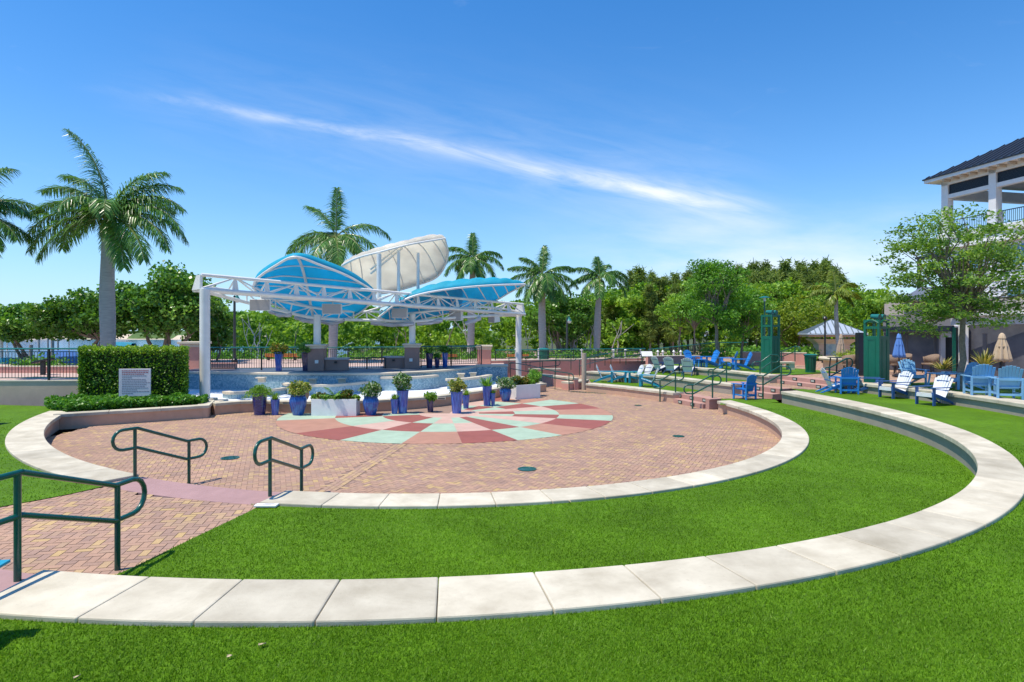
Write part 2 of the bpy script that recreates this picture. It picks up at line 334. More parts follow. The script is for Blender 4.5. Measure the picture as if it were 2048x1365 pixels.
# ---------------------------------------------------------------- the setting: tiers, plaza, lawns
rng = np.random.default_rng(7); random.seed(7); np.random.seed(7)
C1, C2, CP = (-1.75, 18.8), (-1.9, 17.5), (-2.32, 22.19)
def poly1(c): return lambda th: sum(k * (th / 100) ** (len(c) - 1 - i) for i, k in enumerate(c))
r1o = poly1([0.706, 1.119, -2.622, 1.425, 0.005, 9.749]); r1i = poly1([0.353, 1.313, -2.313, 1.312, 0.074, 9.056])
_r2o = poly1([1.478, 0.93, -4.029, 2.1, -0.255, 12.849]); _r2i = poly1([4.572, -5.018, -1.519, 2.235, -0.055, 12.06])
r2o = lambda th: _r2o(max(th, -10.0)); r2i = lambda th: _r2i(max(th, -12.0))
def pol(c, th, r): a = R(th); return (c[0] + r * math.sin(a), c[1] - r * math.cos(a))
def ang(c, p): return math.degrees(math.atan2(p[0] - c[0], -(p[1] - c[1])))
Z1, Z2, Z3 = .37, .76, 1.08               # lawn tiers
K1, K2, K3 = .42, .81, 1.12               # cap tops
ground = struct('ground', MB().grid([[(x, y, -1.9) for x in (-1500, 1500)] for y in (-300, 2500)]), soil)

def strip(c, ths, fi, fo, zi, zo=None):
    return [[(*pol(c, t, fi(t)), zi), (*pol(c, t, fo(t)), zi if zo is None else zo)] for t in ths]
def arange(a, b, s): n = max(2, int(abs(b - a) / s) + 1); return list(np.linspace(a, b, n))

def seat_wall(label, c, a, b, fi, fo, ztop, zb_in, zb_out, wall_m, slab=1.15, over=.06, group=None, skew=0, joints=None):
    """curved seat wall between two angles: rendered body, and stone cap slabs each its own part"""
    t0 = thing('seat_wall', label, 'seat wall', (*pol(c, (a + b) / 2, fi((a + b) / 2)), zb_in), group=group)
    ths = arange(a, b, 1.5); th = .10
    body = MB(); rows = []
    for t in ths:
        i, o = fi(t) + over, fo(t) - .035
        rows.append([(*pol(c, t, i), zb_in - .05), (*pol(c, t, i), ztop - th), (*pol(c, t, o), ztop - th), (*pol(c, t, o), zb_in - .05)])
    body.grid(rows); n = len(rows) * 4; body.Fc += [(0, 1, 2, 3), (n - 1, n - 2, n - 3, n - 4)]; body.M += [0, 0]
    mk('wall', body, wall_m, t0, t0.location)
    rm = (fi((a + b) / 2) + fo((a + b) / 2)) / 2; k = max(1, round(R(abs(b - a)) * rm / slab)); gap = math.degrees(.0035 / rm)
    cuts = [a + (b - a) * q / k for q in range(k + 1)]
    if joints: j0, js = joints; cuts = [a] + [t for t in (j0 + js * q for q in range(-60, 60)) if a + js * .25 < t < b - js * .25] + [b]
    for q in range(len(cuts) - 1):
        s0, s1 = cuts[q] + gap, cuts[q + 1] - gap; m = MB(); rr = []
        dz = random.uniform(-.002, .002)
        for t in np.linspace(s0, s1, 7):
            ti = t + skew * max(0, 1 - (t - a) / (s1 - a)) if q == 0 else t
            rr.append([(*pol(c, ti, fi(t)), ztop - th), (*pol(c, ti, fi(t)), ztop + dz), (*pol(c, t, fo(t)), ztop + dz), (*pol(c, t, fo(t)), ztop - th)])
        m.grid([r + [r[0]] for r in rr]); L = 6 * 5; m.Fc += [(3, 2, 1, 0), (L, L + 1, L + 2, L + 3)]; m.M += [0, 0]
        mk('cap_slab', m, stone, t0, t0.location, bevel=.016)
    return t0
def line_wall(label, pts, wd, ztop, zb, wall_m, slab=1.2, over=.05, th=.10, side=1, group=None, name='seat_wall', capm=None, cat='seat wall'):
    """seat wall along a polyline (its front edge); the cap reaches 'wd' to the left (side=1) of the direction of travel"""
    P = [Vector((p[0], p[1], 0)) for p in pts]; N = []
    for i in range(len(P)):
        d = (P[min(i + 1, len(P) - 1)] - P[max(i - 1, 0)]).normalized(); N.append(Vector((-d.y, d.x, 0)) * side)
    t0 = thing(name, label, cat, (P[0].x, P[0].y, zb), group=group); body = MB(); rows = []
    for p, n_ in zip(P, N):
        i, o = p + n_ * over, p + n_ * (wd - .03)
        rows.append([(i.x, i.y, zb - .05), (i.x, i.y, ztop - th), (o.x, o.y, ztop - th), (o.x, o.y, zb - .05)])
    body.grid(rows); n = len(rows) * 4; body.Fc += [(0, 1, 2, 3), (n - 1, n - 2, n - 3, n - 4)]; body.M += [0, 0]
    mk('wall', body, wall_m, t0, t0.location)
    L = [0]
    for i in range(len(P) - 1): L.append(L[-1] + (P[i + 1] - P[i]).length)
    def at(s):
        s = min(max(s, 0), L[-1]); i = max(k for k in range(len(P) - 1) if L[k] <= s + 1e-9); f = (s - L[i]) / (L[i + 1] - L[i])
        return P[i].lerp(P[i + 1], f), N[i].lerp(N[i + 1], f).normalized()
    k = max(1, round(L[-1] / slab))
    for q in range(k):
        s0, s1 = L[-1] * q / k + .003, L[-1] * (q + 1) / k - .003; m = MB(); rr = []
        cuts = sorted({s0, s1} | {x for x in L if s0 < x < s1} | set(np.linspace(s0, s1, 4)))
        for s in cuts:
            p, n_ = at(s); o = p + n_ * wd
            rr.append([(p.x, p.y, ztop - th), (p.x, p.y, ztop), (o.x, o.y, ztop), (o.x, o.y, ztop - th)])
        m.grid([r + [r[0]] for r in rr]); e = (len(rr) - 1) * 5; m.Fc += [(3, 2, 1, 0), (e, e + 1, e + 2, e + 3)]; m.M += [0, 0]
        mk('cap_slab', m, capm or stone, t0, t0.location, bevel=.014)
    return t0

J1, J2 = ang(C1, gp(875, 1013, K1)), ang(C2, gp(873, 1236, K2)); print('JOINTS', [round(ang(C2, gp(x, y, K2)) - J2, 2) for x, y in ((376, 1243), (627, 1241.5), (1105, 1217.5), (1313, 1194.5), (1499, 1174))], [round(ang(C1, gp(x, y, K1)) - J1, 2) for x, y in ((632, 1011), (754.5, 1013), (992.5, 1010), (1102, 1001.5), (1376, 974), (1538, 935))])
gapL = ang(C1, gp(243, 955, K1)); gapR = ang(C1, gp(548, 991, K1)); endR = ang(C1, gp(1443, 801.5, K1)); endL = ang(C1, gp(128, 824, K1))
seat_wall('curved cream stone seat wall round the brick plaza, between the green lawn and the pink steps', C1, gapR, endR, r1i, r1o, K1, 0, Z1, stucco, joints=(J1, 5.2))
seat_wall('short curved cream seat wall left of the small ramp, bending up to the hedge planter', C1, endL - 1, gapL, r1i, r1o, K1, 0, Z1, stucco)
g2R = -11.3; e2R = ang(C2, gp(1561, 783, K2)); g2L = -25
seat_wall('large curved cream stone seat wall sweeping through the foreground between two lawns', C2, g2R, e2R, r2i, r2o, K2, Z1, Z2, stuccog, skew=-.8, joints=(J2, 4.2))
seat_wall('stretch of cream seat wall beyond the foreground brick path, at the left edge', C2, -70, g2L, r2i, r2o, K2, Z1, Z2, stuccog)
r3i = lambda th: 15.55 - .0 * th; r3o = lambda th: 16.25
e3 = ang(C2, gp(1718, 766, K3))
seat_wall('highest curved grey-cream seat wall behind the white and navy chairs at the right edge', C2, 42, e3, r3i, r3o, K3, Z2, Z3, stuccog)

# lawns (sheets under the caps)
def sheet(name, rows, m): return struct(name, MB().grid(rows), m)
path_r = [gp(236, 1150, Z1), gp(350, 1094, Z1), gp(440, 1051, Z1), gp(526, 1010, Z1)]     # path edge, lawn on its right
path_l = [gp(-260, 1065, Z1), gp(0, 1014, Z1), gp(130, 990, Z1), gp(238, 966, Z1)]
ths = arange(ang(C1, path_r[-1]) - 1.2, 112, 1.5)
def lawn_row(t, n=10):
    a, b = r1o(min(t, 114)) - .05, (lambda q: pol(C2, q, r2i(q) + .12))(t)
    p0 = pol(C1, t, a); return [(p0[0] + (b[0] - p0[0]) * k / n, p0[1] + (b[1] - p0[1]) * k / n, Z1) for k in range(n + 1)]
rows = [lawn_row(t) for t in ths]
# first row is the path edge itself
pe = cr([(p.x, p.y, Z1) for p in path_r[::-1]], 11); pe = [(p.x, p.y, Z1) for p in pe]
pe[0] = (pe[0][0] - .02, pe[0][1] + .15, Z1); pe[-1] = (pe[-1][0] - .1, pe[-1][1] - .3, Z1)
sheet('lawn', [pe] + rows[1:], turf)
# left lawn, out to the tan wall
pl = cr([(p.x, p.y, Z1) for p in path_l[::-1]], 11); pl = [(p.x, p.y, Z1) for p in pl]; rows = [pl]
for t in arange(gapL - 3, -100, 2.5):
    a = pol(C1, t, r1o(max(t, -98)) - .05); rr = 12 + 14 * min(1, max(0, (-t - 22) / 25)); b = pol(C1, t, max(rr, r1o(max(t, -98)) + .5))
    rows.append([(a[0] + (b[0] - a[0]) * k / 10, a[1] + (b[1] - a[1]) * k / 10, Z1) for k in range(11)])
sheet('lawn', rows, turf)
# second-tier lawn under the camera and to the right
rows = []
for t in arange(-90, 113, 1.5):
    far = 45 if t < 45 else (45 + (15.75 - 45) * min(1, (t - 45) / 4))
    a = r2o(min(t, 105)) - .06; rows.append([(*pol(C2, t, a + (far - a) * (k / 10) ** 1.5), Z2) for k in range(11)])
sheet('lawn', rows, turf)
# third tier
sheet('lawn', [[(*pol(C2, t, 16.2 + k * .35), Z3) for k in range(10)] for t in arange(42, e3 - 1, 1.5)], turf)

# brick sheets: real pavers in herringbone over a sand bed
def inside(P, poly):
    x, y = P[:, 0], P[:, 1]; r = np.zeros(len(P), bool); n = len(poly); j = n - 1
    for i in range(n):
        xi, yi = poly[i][:2]; xj, yj = poly[j][:2]
        c = ((yi > y) != (yj > y)) & (x < (xj - xi) * (y - yi) / (yj - yi + 1e-12) + xi); r ^= c; j = i
    return r
def pavers(name, poly, z, rot, L=.205, bed=True, hole=None, grow=0):
    """herringbone field of individual paver faces clipped to a polygon by their centres"""
    W = L / 2; P = np.array([p[:2] for p in poly], float); c0 = P.mean(0); ext = np.abs(P - c0).max() * 1.5
    n = int(ext / W) + 4; ii, jj = np.meshgrid(np.arange(-n, n), np.arange(-n, n), indexing='ij')
    k = (ii - jj) % 4; h = k == 0; v = k == 3                        # standard 2:1 herringbone cell rule
    g = .004
    def quads(mask, horiz):
        i, j = ii[mask].astype(float), jj[mask].astype(float); a, b = (2, 1) if horiz else (1, 2)
        x0, y0, x1, y1 = i * W + g, j * W + g, (i + a) * W - g, (j + b) * W - g
        return np.stack([np.stack([x0, y0], 1), np.stack([x1, y0], 1), np.stack([x1, y1], 1), np.stack([x0, y1], 1)], 1)
    Q = np.concatenate([quads(h, True), quads(v, False)]); a = R(rot); M = np.array([[math.cos(a), math.sin(a)], [-math.sin(a), math.cos(a)]])
    Q = Q @ M + c0; ctr = Q.mean(1); ok = inside(ctr, poly)
    if hole is not None: ok &= ~hole(ctr)
    Q = Q[ok]; rn = rng.random(len(Q)); V = np.concatenate([Q, np.full((*Q.shape[:2], 1), z) + (rng.random((len(Q), 1, 1)) - .5) * .003], 2)
    o = raw(name, V, 4, paver, rnd=rn); tag(o, kind='structure')
    if bed: struct('paving_bed', MB().add([(p[0], p[1], z - .008) for p in poly], [tuple(range(len(poly)))]), mortar)
    return o
plaza_poly = [pol(C1, t, min(r1i(max(min(t, 113), -79)) + .3, 13.5)) for t in arange(-95, 75, 3)] + [(11, 19), (11, 30), (8, 42), (-1, 43), (-1.2, 30), (-6, 22.6), (-10, 22.8), (-14.5, 21)]
hole = lambda P: np.hypot(P[:, 0] - CP[0], P[:, 1] - CP[1]) < 5.97
sa_, sb_ = gp(657, 981, 0), gp(800, 890, 0); sd2 = (sb_ - sa_).normalized(); sn = Vector((-sd2.y, sd2.x, 0))
side = lambda P: (P[:, 0] - sa_.x) * sn.x + (P[:, 1] - sa_.y) * sn.y      # which side of the soldier course
pavers('plaza_paving', plaza_poly, 0, 22, hole=lambda P: hole(P) | (side(P) < .19))
pavers('plaza_paving', plaza_poly, 0, 64, hole=lambda P: hole(P) | (side(P) > -.19), bed=False)
Lq = []; 
for k in range(-14, 60):
    for row in (-1, 0, 1):
        c0_ = sa_ + sd2 * (k * .206 + (row % 2) * .1) + sn * (row * .103)
        if (c0_.x - CP[0]) ** 2 + (c0_.y - CP[1]) ** 2 < 6.0 ** 2 or (c0_.x - C1[0]) ** 2 + (c0_.y - C1[1]) ** 2 > 9.3 ** 2 or c0_.y > 18: continue
        Lq += [c0_ + sd2 * (sx * .099) + sn * (sy * .048) + Vector((0, 0, .001)) for sx, sy in ((-1, -1), (1, -1), (1, 1), (-1, 1))]
tag(raw('plaza_paving', Lq, 4, paver, rnd=.62 + .38 * rng.random(len(Lq) // 4)), kind='structure')
path_poly = [(p.x, p.y) for p in path_l] + [(-6.2, 9.9), (-4.2, 9.4)] + [(p.x + .3, p.y) for p in path_r[::-1]] + [(-3.2, 5.6), (-6.5, 6.1), (-9, 7.3)]
pavers('brick_path', path_poly, Z1 - .012, 12)
# mauve concrete band in the gap of the inner ring, and its two treads down to the plaza
def band(name, c, a, b, fi, fo, z0, z1, m): 
    mb = MB(); th_ = arange(a, b, 1.0); mb.grid([[(*pol(c, t, fi(t)), z0), (*pol(c, t, fi(t)), z1), (*pol(c, t, fo(t)), z1), (*pol(c, t, fo(t)), z0)] for t in th_]); return mb
st = thing('plaza_steps', 'mauve concrete steps in the ring gap where the brick path meets the plaza', 'steps', (*pol(C1, (gapL + gapR) / 2, 9.2), 0))
for k, (z, ri, ro) in enumerate(((.19, -.42, -.05), (.365, -.05, .68))):
    mk('step', band('s', C1, gapL + .1, gapR - .1, lambda t: r1i(t) + ri, lambda t: r1i(t) + ro, -.02, z, mauve), mauve, st, st.location, bevel=.01)
st = thing('lawn_steps', 'mauve concrete steps dropping from the upper lawn to the brick path, lower left corner', 'steps', (*pol(C2, -17, 12.1), Z1))
for k, (z, ri, ro) in enumerate(((.56, -.38, 0), (.75, 0, .75))):
    mk('step', band('s', C2, g2L + .1, g2R - .1, lambda t: r2i(t) + ri, lambda t: r2i(t) + ro, Z1 - .05, z, mauve), mauve, st, st.location, bevel=.01)

# painted fan on the plaza: three rings of coloured sectors
def paint(nm, c): return mat(nm, c, .7, .10, 2.2, .05, 150, grime=.28)
p_red, p_tan, p_grn, p_pnk = paint('brick_red_coating', (.28, .082, .063)), paint('tan_coating', (.40, .205, .14)), paint('mint_coating', (.345, .455, .34)), paint('pale_pink_coating', (.53, .355, .29))
fan = MB(); radii = [(5.97, 4.05), (4.05, 2.42), (2.42, 1.1), (1.1, .0)]
a0 = ang(CP, gp(610, 865, 0)); a1 = ang(CP, gp(1196, 817.7, 0)); step = 17.1
ang_list = [ang(CP, gp(x, y, 0)) for x, y in ((547, 842), (610, 865), (692, 878), (804, 887), (925, 889), (1042, 883.6), (1133, 872.6), (1188, 858.7), (1218, 842), (1221, 831), (1196, 817.7), (1159, 807.5))]
FAN = ang_list
def sector(a, b, ro, ri, m):
    th_ = np.linspace(a, b, 8); fan.grid([[(*pol(CP, t, ri), .004), (*pol(CP, t, ro), .004)] for t in th_], m)
edges = [ang_list[0] - 18] + ang_list + [ang_list[-1] + 17, ang_list[-1] + 36, ang_list[-1] + 55]
pat = [2, 1, 0, 2, 1, 0, 2, 1, 0, 2, 1, 0, 2, 1, 0, 2]         # red 0, tan 1, green 2, pink 3
mid = [3, 2, 3, 0, 2, 3, 0, 2, 3, 0, 2, 3, 0, 2, 3, 0]
inn = [0, 0, 2, 3, 2, 0, 2, 3, 0, 2, 3, 0, 2, 3, 0, 2]
mid = [0, 2, 3, 0, 2, 3, 0, 2, 3, 0, 2, 3, 0, 2, 3, 0]; inn = [2, 0, 0, 2, 3, 2, 0, 2, 3, 2, 0, 3, 2, 0, 2, 3]
for i in range(len(edges) - 1):
    for ring, tb in zip(radii, (pat, mid, inn, [3] * 16)): sector(edges[i], edges[i + 1], ring[0], ring[1], tb[i % 16])
struct('painted_fan', fan, [p_red, p_tan, p_grn, p_pnk])
# drain covers
for (px, py, rr, lab) in ((460, 916, .21, 'round dark green drain cover in the bricks beside the left handrails'), (1054, 938, .21, 'round dark green drain cover in the bricks near the front seat wall'),
                          (1357, 872.5, .17, 'small dark drain cover near the right seat wall'), (1276, 811, .15, 'smallest dark drain cover near the foot of the pink steps')):
    p = gp(px, py, .012); m = MB().lathe([(.0, .0), (rr, .0), (rr, .012), (rr * .86, .012), (rr * .84, .004), (.0, .004)], 28)
    for k in range(-4, 5): q = math.sqrt(max(.01, (rr * .84) ** 2 - (k * rr * .19) ** 2)); m.box((k * rr * .19, 0, .007), (rr * .08, 2 * q, .006))
    o = mk('drain_cover', m, green_m); o.location = (p.x, p.y, .004); tag(o, lab, 'drain cover', 'drain covers in the plaza')

# turf blades near the viewer (one mass per tier)
def blades(name, n, accept, z, dmin, dmax, hh):
    d = dmin * (dmax / dmin) ** rng.random(n); th_ = (rng.random(n) - .5) * 2.1
    P = np.stack([d * np.sin(th_), d * np.cos(th_)], 1); ok = accept(P); P = P[ok]; d = d[ok]; n = len(P)
    a = rng.random(n) * 6.283; wv = (.0016 + .00048 * d)[:, None] * np.stack([np.cos(a), np.sin(a)], 1)
    ln = rng.normal(0, .012, (n, 2)) + np.array([.004, .003]); h = hh * (.55 + .7 * rng.random(n))
    V = np.zeros((n, 3, 3)); V[:, 0, :2] = P - wv; V[:, 1, :2] = P + wv; V[:, 2, :2] = P + ln; V[:, :2, 2] = z - .004; V[:, 2, 2] = z + h
    rn = np.clip(rng.normal(.45, .22, n) + .16 * np.sin(P[:, 0] * 2.1 + 1.3 * np.sin(P[:, 1] * 1.7)) * np.cos(P[:, 1] * 1.3 + P[:, 0] * .6), 0, 1)
    o = raw(name, V, 3, blade_m, rnd=rn); return tag(o, 'short bright artificial grass blades carpeting the lawn tier', 'grass', kind='stuff')
def rad(P, c): return np.hypot(P[:, 0] - c[0], P[:, 1] - c[1]), np.degrees(np.arctan2(P[:, 0] - c[0], -(P[:, 1] - c[1])))
def acc2(P): r, t = rad(P, C2); return (r > np.array([r2o(max(-10, min(x, 105))) for x in t]) - .02) & (t > -60) & (t < 95) & (r < 20) & ((t < 41) | (r < 15.55))
TEST = globals().get('TEST', False)
blades('turf_grass', 900000, acc2, Z2, 1.9, 16, .021)
lawnP = [tuple(p[:2]) for p in pe[::-1]] + [pol(C1, t, r1o(t) + .015) for t in arange(ths[0], 105, 2)] + [pol(C2, t, r2i(t) + .02) for t in arange(100, g2R - 1, 2)]
blades('turf_grass', 600000, lambda P: inside(P, lawnP), Z1, 4.6, 24, .022)
lawnL = [(p[0], p[1]) for p in pl] + [pol(C1, t, 26) for t in arange(gapL - 8, -98, 3)] + [pol(C1, t, r1o(max(t, -98)) + .02) for t in arange(-98, gapL - 3, 3)]
blades('turf_grass', 160000, lambda P: inside(P, lawnL) & (P[:, 1] < 22), Z1, 8, 24, .022)
# fallen leaves and a small white marker plate on the grass
for (px, py, z, s, lab) in ((525, 1296, Z2, .026, 'pale dry leaf lying alone on the near lawn'), (459, 1319, Z2, .018, 'small brown dry leaf on the near lawn beside a paler one'), (155, 1361, Z2, .022, 'brown dry leaf at the bottom edge of the lawn'), (1139, 1007, Z1, .03, 'tan dry leaf on the lawn below the inner seat wall'), (209, 1246, Z2, .018, 'orange-brown dry leaf under the foreground seat wall')):
    m = MB().grid([[(-s, -s * .4, 0), (-s * .9, s * .3, s * .5)], [(0, -s * .7, s * .25), (.1 * s, s * .6, s * .3)], [(s, -.15 * s, s * .6), (s * 1.1, .2 * s, s * .2)]])
    o = mk('dry_leaf', m, mat('dry_leaf', (.50, .40, .24), .8, .2, 20), solid=.003); p = gp(px, py, z); o.location = (p.x, p.y, z + .02); o.rotation_euler = (.2, .1, px); tag(o, lab, 'leaf', 'dry leaves on the turf')
p = gp(533, 1015, Z1); m = MB().box((0, 0, .02), (.34, .13, .03)); o = thing('marker_plate', 'small white marker plate lying on the lawn at the end of the inner seat wall', 'plate', (p.x, p.y, Z1 + .01))
mk('plate', m, white_p, o, bevel=.006)
m = MB(); [m.box((random.uniform(-.05, .05), k * .03 - .03, .0365), (random.uniform(.12, .2), .008, .002)) for k in range(3)]
mk('lettering', m, greyp, o)

# ---------------------------------------------------------------- stepped aisle on the right (three flights, step lights)
lightm = mat('step_light_glass', (.40, .46, .40), .3, .1, 20); frame_d = mat('step_light_frame', (.02, .04, .045), .5, .2, 10)
def flight(label, p0, p1, z0, z1, u, nl, extra=.35):
    """two-riser flight: p0->p1 is the foot of the lower riser, u the way up"""
    t0 = thing('steps', label, 'steps', ((p0.x + p1.x) / 2, (p0.y + p1.y) / 2, z0)); hgt = (z1 - z0) / 2; u = Vector((u[0], u[1], 0)).normalized()
    d = (p1 - p0); d.z = 0; L = d.length; d.normalize()
    for k in range(2):
        a, b = p0 + u * .36 * k, p1 + u * .36 * k; back = u * (.36 if k == 0 else .6)
        poly = [(a.x, a.y), (b.x, b.y), (b.x + back.x, b.y + back.y), (a.x + back.x, a.y + back.y)]
        mk('step', MB().prism(poly, z0 - .05, z0 + hgt * (k + 1) - (.0 if k == 0 else -.004)), pinkst if 0 else stepm, t0, t0.location, bevel=.012)
        for q in range(nl):
            f = (q + (.25 if k == 0 else .6)) / nl; c = a.lerp(b, min(f, .95)); n_ = Vector((d.y, -d.x, 0)); n_ = n_ if n_.dot(u) < 0 else -n_
            rz = math.atan2(d.y, d.x); c = Vector((c.x, c.y, z0 + hgt * k + hgt * .5)) + n_ * .012
            fr = mk('step_light', MB().box(c, (.25, .03, .125), rz), frame_d, t0, t0.location)
            mk('lens', MB().box(c + n_ * .012, (.17, .012, .07), rz), lightm, fr, t0.location)
    return t0
stepm = mat('pink_concrete_step', (.44, .25, .205), .85, .08, 4, .15, 100, grime=.15)
fA = (gp(1332, 803, 0), gp(1405, 818, 0)); fB = (gp(1434, 781.5, Z1), gp(1545, 798.5, Z1)); fC = (gp(1525.6, 763.5, Z2), gp(1668, 782, Z2)); uu = (.94, .34)
flight('lowest pink flight of two steps with lights, rising from the plaza', *fA, 0, Z1, uu, 3)
flight('middle pink flight of two steps with lights, behind the lone blue chair', *fB, Z1, Z2, uu, 4)
flight('topmost and widest pink flight of two lit steps, below the green trash can', *fC, Z2, Z3, uu, 4)
def off(p, k): return (p.x + uu[0] * k, p.y + uu[1] * k)
def landing(a, b, c, d, z): pavers('stair_landing', [off(a, .8), off(b, .8), off(d, .05), off(c, .05)], z + .004, 20)
landing(fA[0], fA[1], fB[0], fB[1], Z1); landing(fB[0], fB[1], fC[0], fC[1], Z2)
# cheek walls at the sides of the flights
line_wall('low cream-capped cheek wall beside the lowest flight, nearest the viewer', [gp(1420, 820, 0), off(gp(1420, 820, 0), .55)], .3, K1, 0, stepm, capm=stepm, th=.05)
# far tiers beyond the aisle
far1 = [gp(1346, 786.5, K1), gp(1300, 780.5, K1), gp(1240, 773.5, K1), gp(1171, 767, K1)]
far2 = [gp(1462, 769, K2), gp(1420, 764.5, K2), gp(1365, 757.5, K2), gp(1306, 751.5, K2), gp(1171, 743, K2 )]
far3 = [gp(1538, 751, K3), gp(1480, 744.5, K3), gp(1420, 738.5, K3), gp(1352, 733, K3), gp(1284, 730, K3)]
line_wall('straighter far stretch of the inner cream seat wall, in front of the teal chairs', far1, .62, K1, 0, stucco, side=-1)
line_wall('far middle cream seat wall behind the teal and white chairs', far2, .6, K2, Z1, stuccog, side=-1)
line_wall('farthest upper seat wall, below the group of blue chairs round the tree', far3, .6, K3, Z2, stuccog, side=-1)
def between(A, B, z, ka=.3, kb=.1):
    n = 14; a = cr([(p[0], p[1], 0) for p in A], n); b = cr([(p[0], p[1], 0) for p in B], n)
    return [[(a[i].x + (b[i].x - a[i].x) * k / 4, a[i].y + (b[i].y - a[i].y) * k / 4, z) for k in range(5)] for i in range(n)]
sh = lambda P, dx, dy: [(p[0] + dx, p[1] + dy) for p in P]
sheet('lawn', between(sh(far1, .35, .3), sh(far2, .2, .1), Z1), turf)
sheet('lawn', between(sh(far2, .35, .3), sh(far3, .2, .1), Z2), turf)
sheet('lawn', between(sh(far3, .35, .3), sh(far3, 4.5, 2.6), Z3), turf)
# side fill of the second-tier lawn between ring two and the third tier, right of the aisle
sheet('lawn', between([off(fB[1], .9), pol(C2, 104, r2o(104) - .1)], [off(fC[1], .1), pol(C2, 110, 15.7)], Z2 - .003), turf)
sheet('lawn', between([off(fA[1], .9), pol(C1, 108, 9.8)], [off(fB[1], .1), (fB[1].x - .2, fB[1].y - 1)], Z1 - .003), turf)
# patio and promenade
patio = [off(fC[0], .9), off(fC[1], .9), pol(C2, 108, 16.9), pol(C2, 100, 19.2), pol(C2, 80, 19.2), pol(C2, 60, 19.2), (40, 5), (60, 30), (60, 58), (17, 58), (13, 46), (12.9, 38)]
pavers('patio_paving', patio, Z3 - .03, 15, L=.32)
prom_m = mat('pale_pink_promenade', (.50, .36, .31), .85, .1, 2.0, .1, 60)
deck_arc = [(-16.5, 28.6), (-13.8, 28.2), (-11.5, 27.75), (-8.1, 27.3), (-5.6, 27.9), (-3.7, 29.3), (-2.45, 31.4), (-1.95, 33.3)]
prom = [(-60, 23.3), (-16.6, 23.3), (-16.6, 29.5), (-2.2, 34.2), (-.3, 34.4), (-.6, 40.6), (9.4, 42.5), (12.5, 42), (17.5, 50), (60, 58), (60, 64), (-8, 62), (-14, 46), (-60, 40)]
struct('promenade', MB().add([(p[0], p[1], .93) for p in prom], [tuple(range(len(prom)))]), prom_m)
def shoal(name, poly, z, m): return struct(name, MB().add([(p[0], p[1], z) for p in poly], [tuple(range(len(poly)))]), m)
woodsoil = mat('wood_floor', (.06, .075, .02), .95, .3, 3)
shoal('wood_floor', [(-12, 46.2), (-8, 61), (60, 63), (120, 70), (120, 260), (-30, 260), (-24, 90)], .55, woodsoil)
# water with ripples
wm = bpy.data.materials.new('lagoon_water'); wm.use_nodes = True; g = NT(wm.node_tree); p = g.n['Principled BSDF']
p.inputs['Base Color'].default_value = (.03, .10, .22, 1); p.inputs['Roughness'].default_value = .12; p.inputs['IOR'].default_value = 1.33
tc = g.node('ShaderNodeTexCoord'); mp = g.node('ShaderNodeMapping', i_0=tc.outputs['Object']); mp.inputs['Scale'].default_value = (.5, 1.0, 1)
nz = g.node('ShaderNodeTexNoise', i_Vector=mp.outputs[0], i_Scale=1.6, i_Detail=5.0); bp = g.node('ShaderNodeBump', i_Strength=.5, i_Distance=.25, i_Height=nz.outputs[0]); g.l.new(bp.outputs[0], p.inputs['Normal'])
shoal('water', [(-500, 30), (60, 38), (300, 600), (-700, 600)], -1.2, wm)
sand = mat('shore_sand', (.55, .46, .34), .9, .15, .3); grassfar = mat('far_grass', (.07, .13, .025), .9, .3, .5)
shore = MB(); rows = []
for i, x in enumerate(np.linspace(-420, 60, 60)):
    y = 300 + 8 * math.sin(x * .05) + 5 * math.sin(x * .21); h = 1.3 + .7 * math.sin(x * .13 + 1)
    rows.append([(x, y - 6, -1.4), (x, y, -.9), (x, y + 5, .4 + h * .6), (x, y + 30, h + .8), (x, y + 260, 3)])
shore.grid(rows); o = struct('far_shore', shore, [sand, grassfar])
for i, pg in enumerate(o.data.polygons): pg.material_index = 0 if i % 4 == 0 or (i % 4 == 1 and (i // 4) % 5 in (1, 2)) else 1
# ---------------------------------------------------------------- fountain basin, stage deck and low bench wall
arc = cr([(x, y, 0) for x, y in deck_arc], 48)
t0 = thing('fountain_basin', 'blue mosaic fountain wall curving under the stage deck', 'fountain', (-8, 28, .3))
m = MB(); rows = [[(p.x, p.y, .25), (p.x, p.y, 1.03)] for p in arc]; m.grid(rows)
# return pier at the right end, tiled too
e = arc[-1]; m.prism([(-2.05, 33.35), (-.25, 33.6), (-.3, 34.6), (-2.0, 34.4)], .1, 1.06)
mk('mosaic_wall', m, mosaic_m, t0, t0.location)
def ring(a_pts, wd, z, th, side=1):
    P = [Vector((p[0], p[1], 0)) for p in a_pts]; rows = []
    for i, p in enumerate(P):
        d = (P[min(i + 1, len(P) - 1)] - P[max(i - 1, 0)]).normalized(); n_ = Vector((-d.y, d.x, 0)) * side; o = p + n_ * wd
        rows.append([(p.x, p.y, z - th), (p.x, p.y, z), (o.x, o.y, z), (o.x, o.y, z - th), (p.x, p.y, z - th)])
    k = len(rows) * 5; mm = MB().grid(rows); mm.Fc += [(3, 2, 1, 0), (k - 5, k - 4, k - 3, k - 2)]; mm.M += [0, 0]; return mm
mk('coping', ring([(p.x, p.y - .06) for p in arc], .42, 1.12, .085), stone2, t0, t0.location, bevel=.015)
cap2 = MB().prism([(-2.1, 33.28), (-.2, 33.52), (-.25, 34.65), (-2.05, 34.45)], 1.06, 1.14); mk('coping', cap2, stone2, t0, t0.location, bevel=.015)
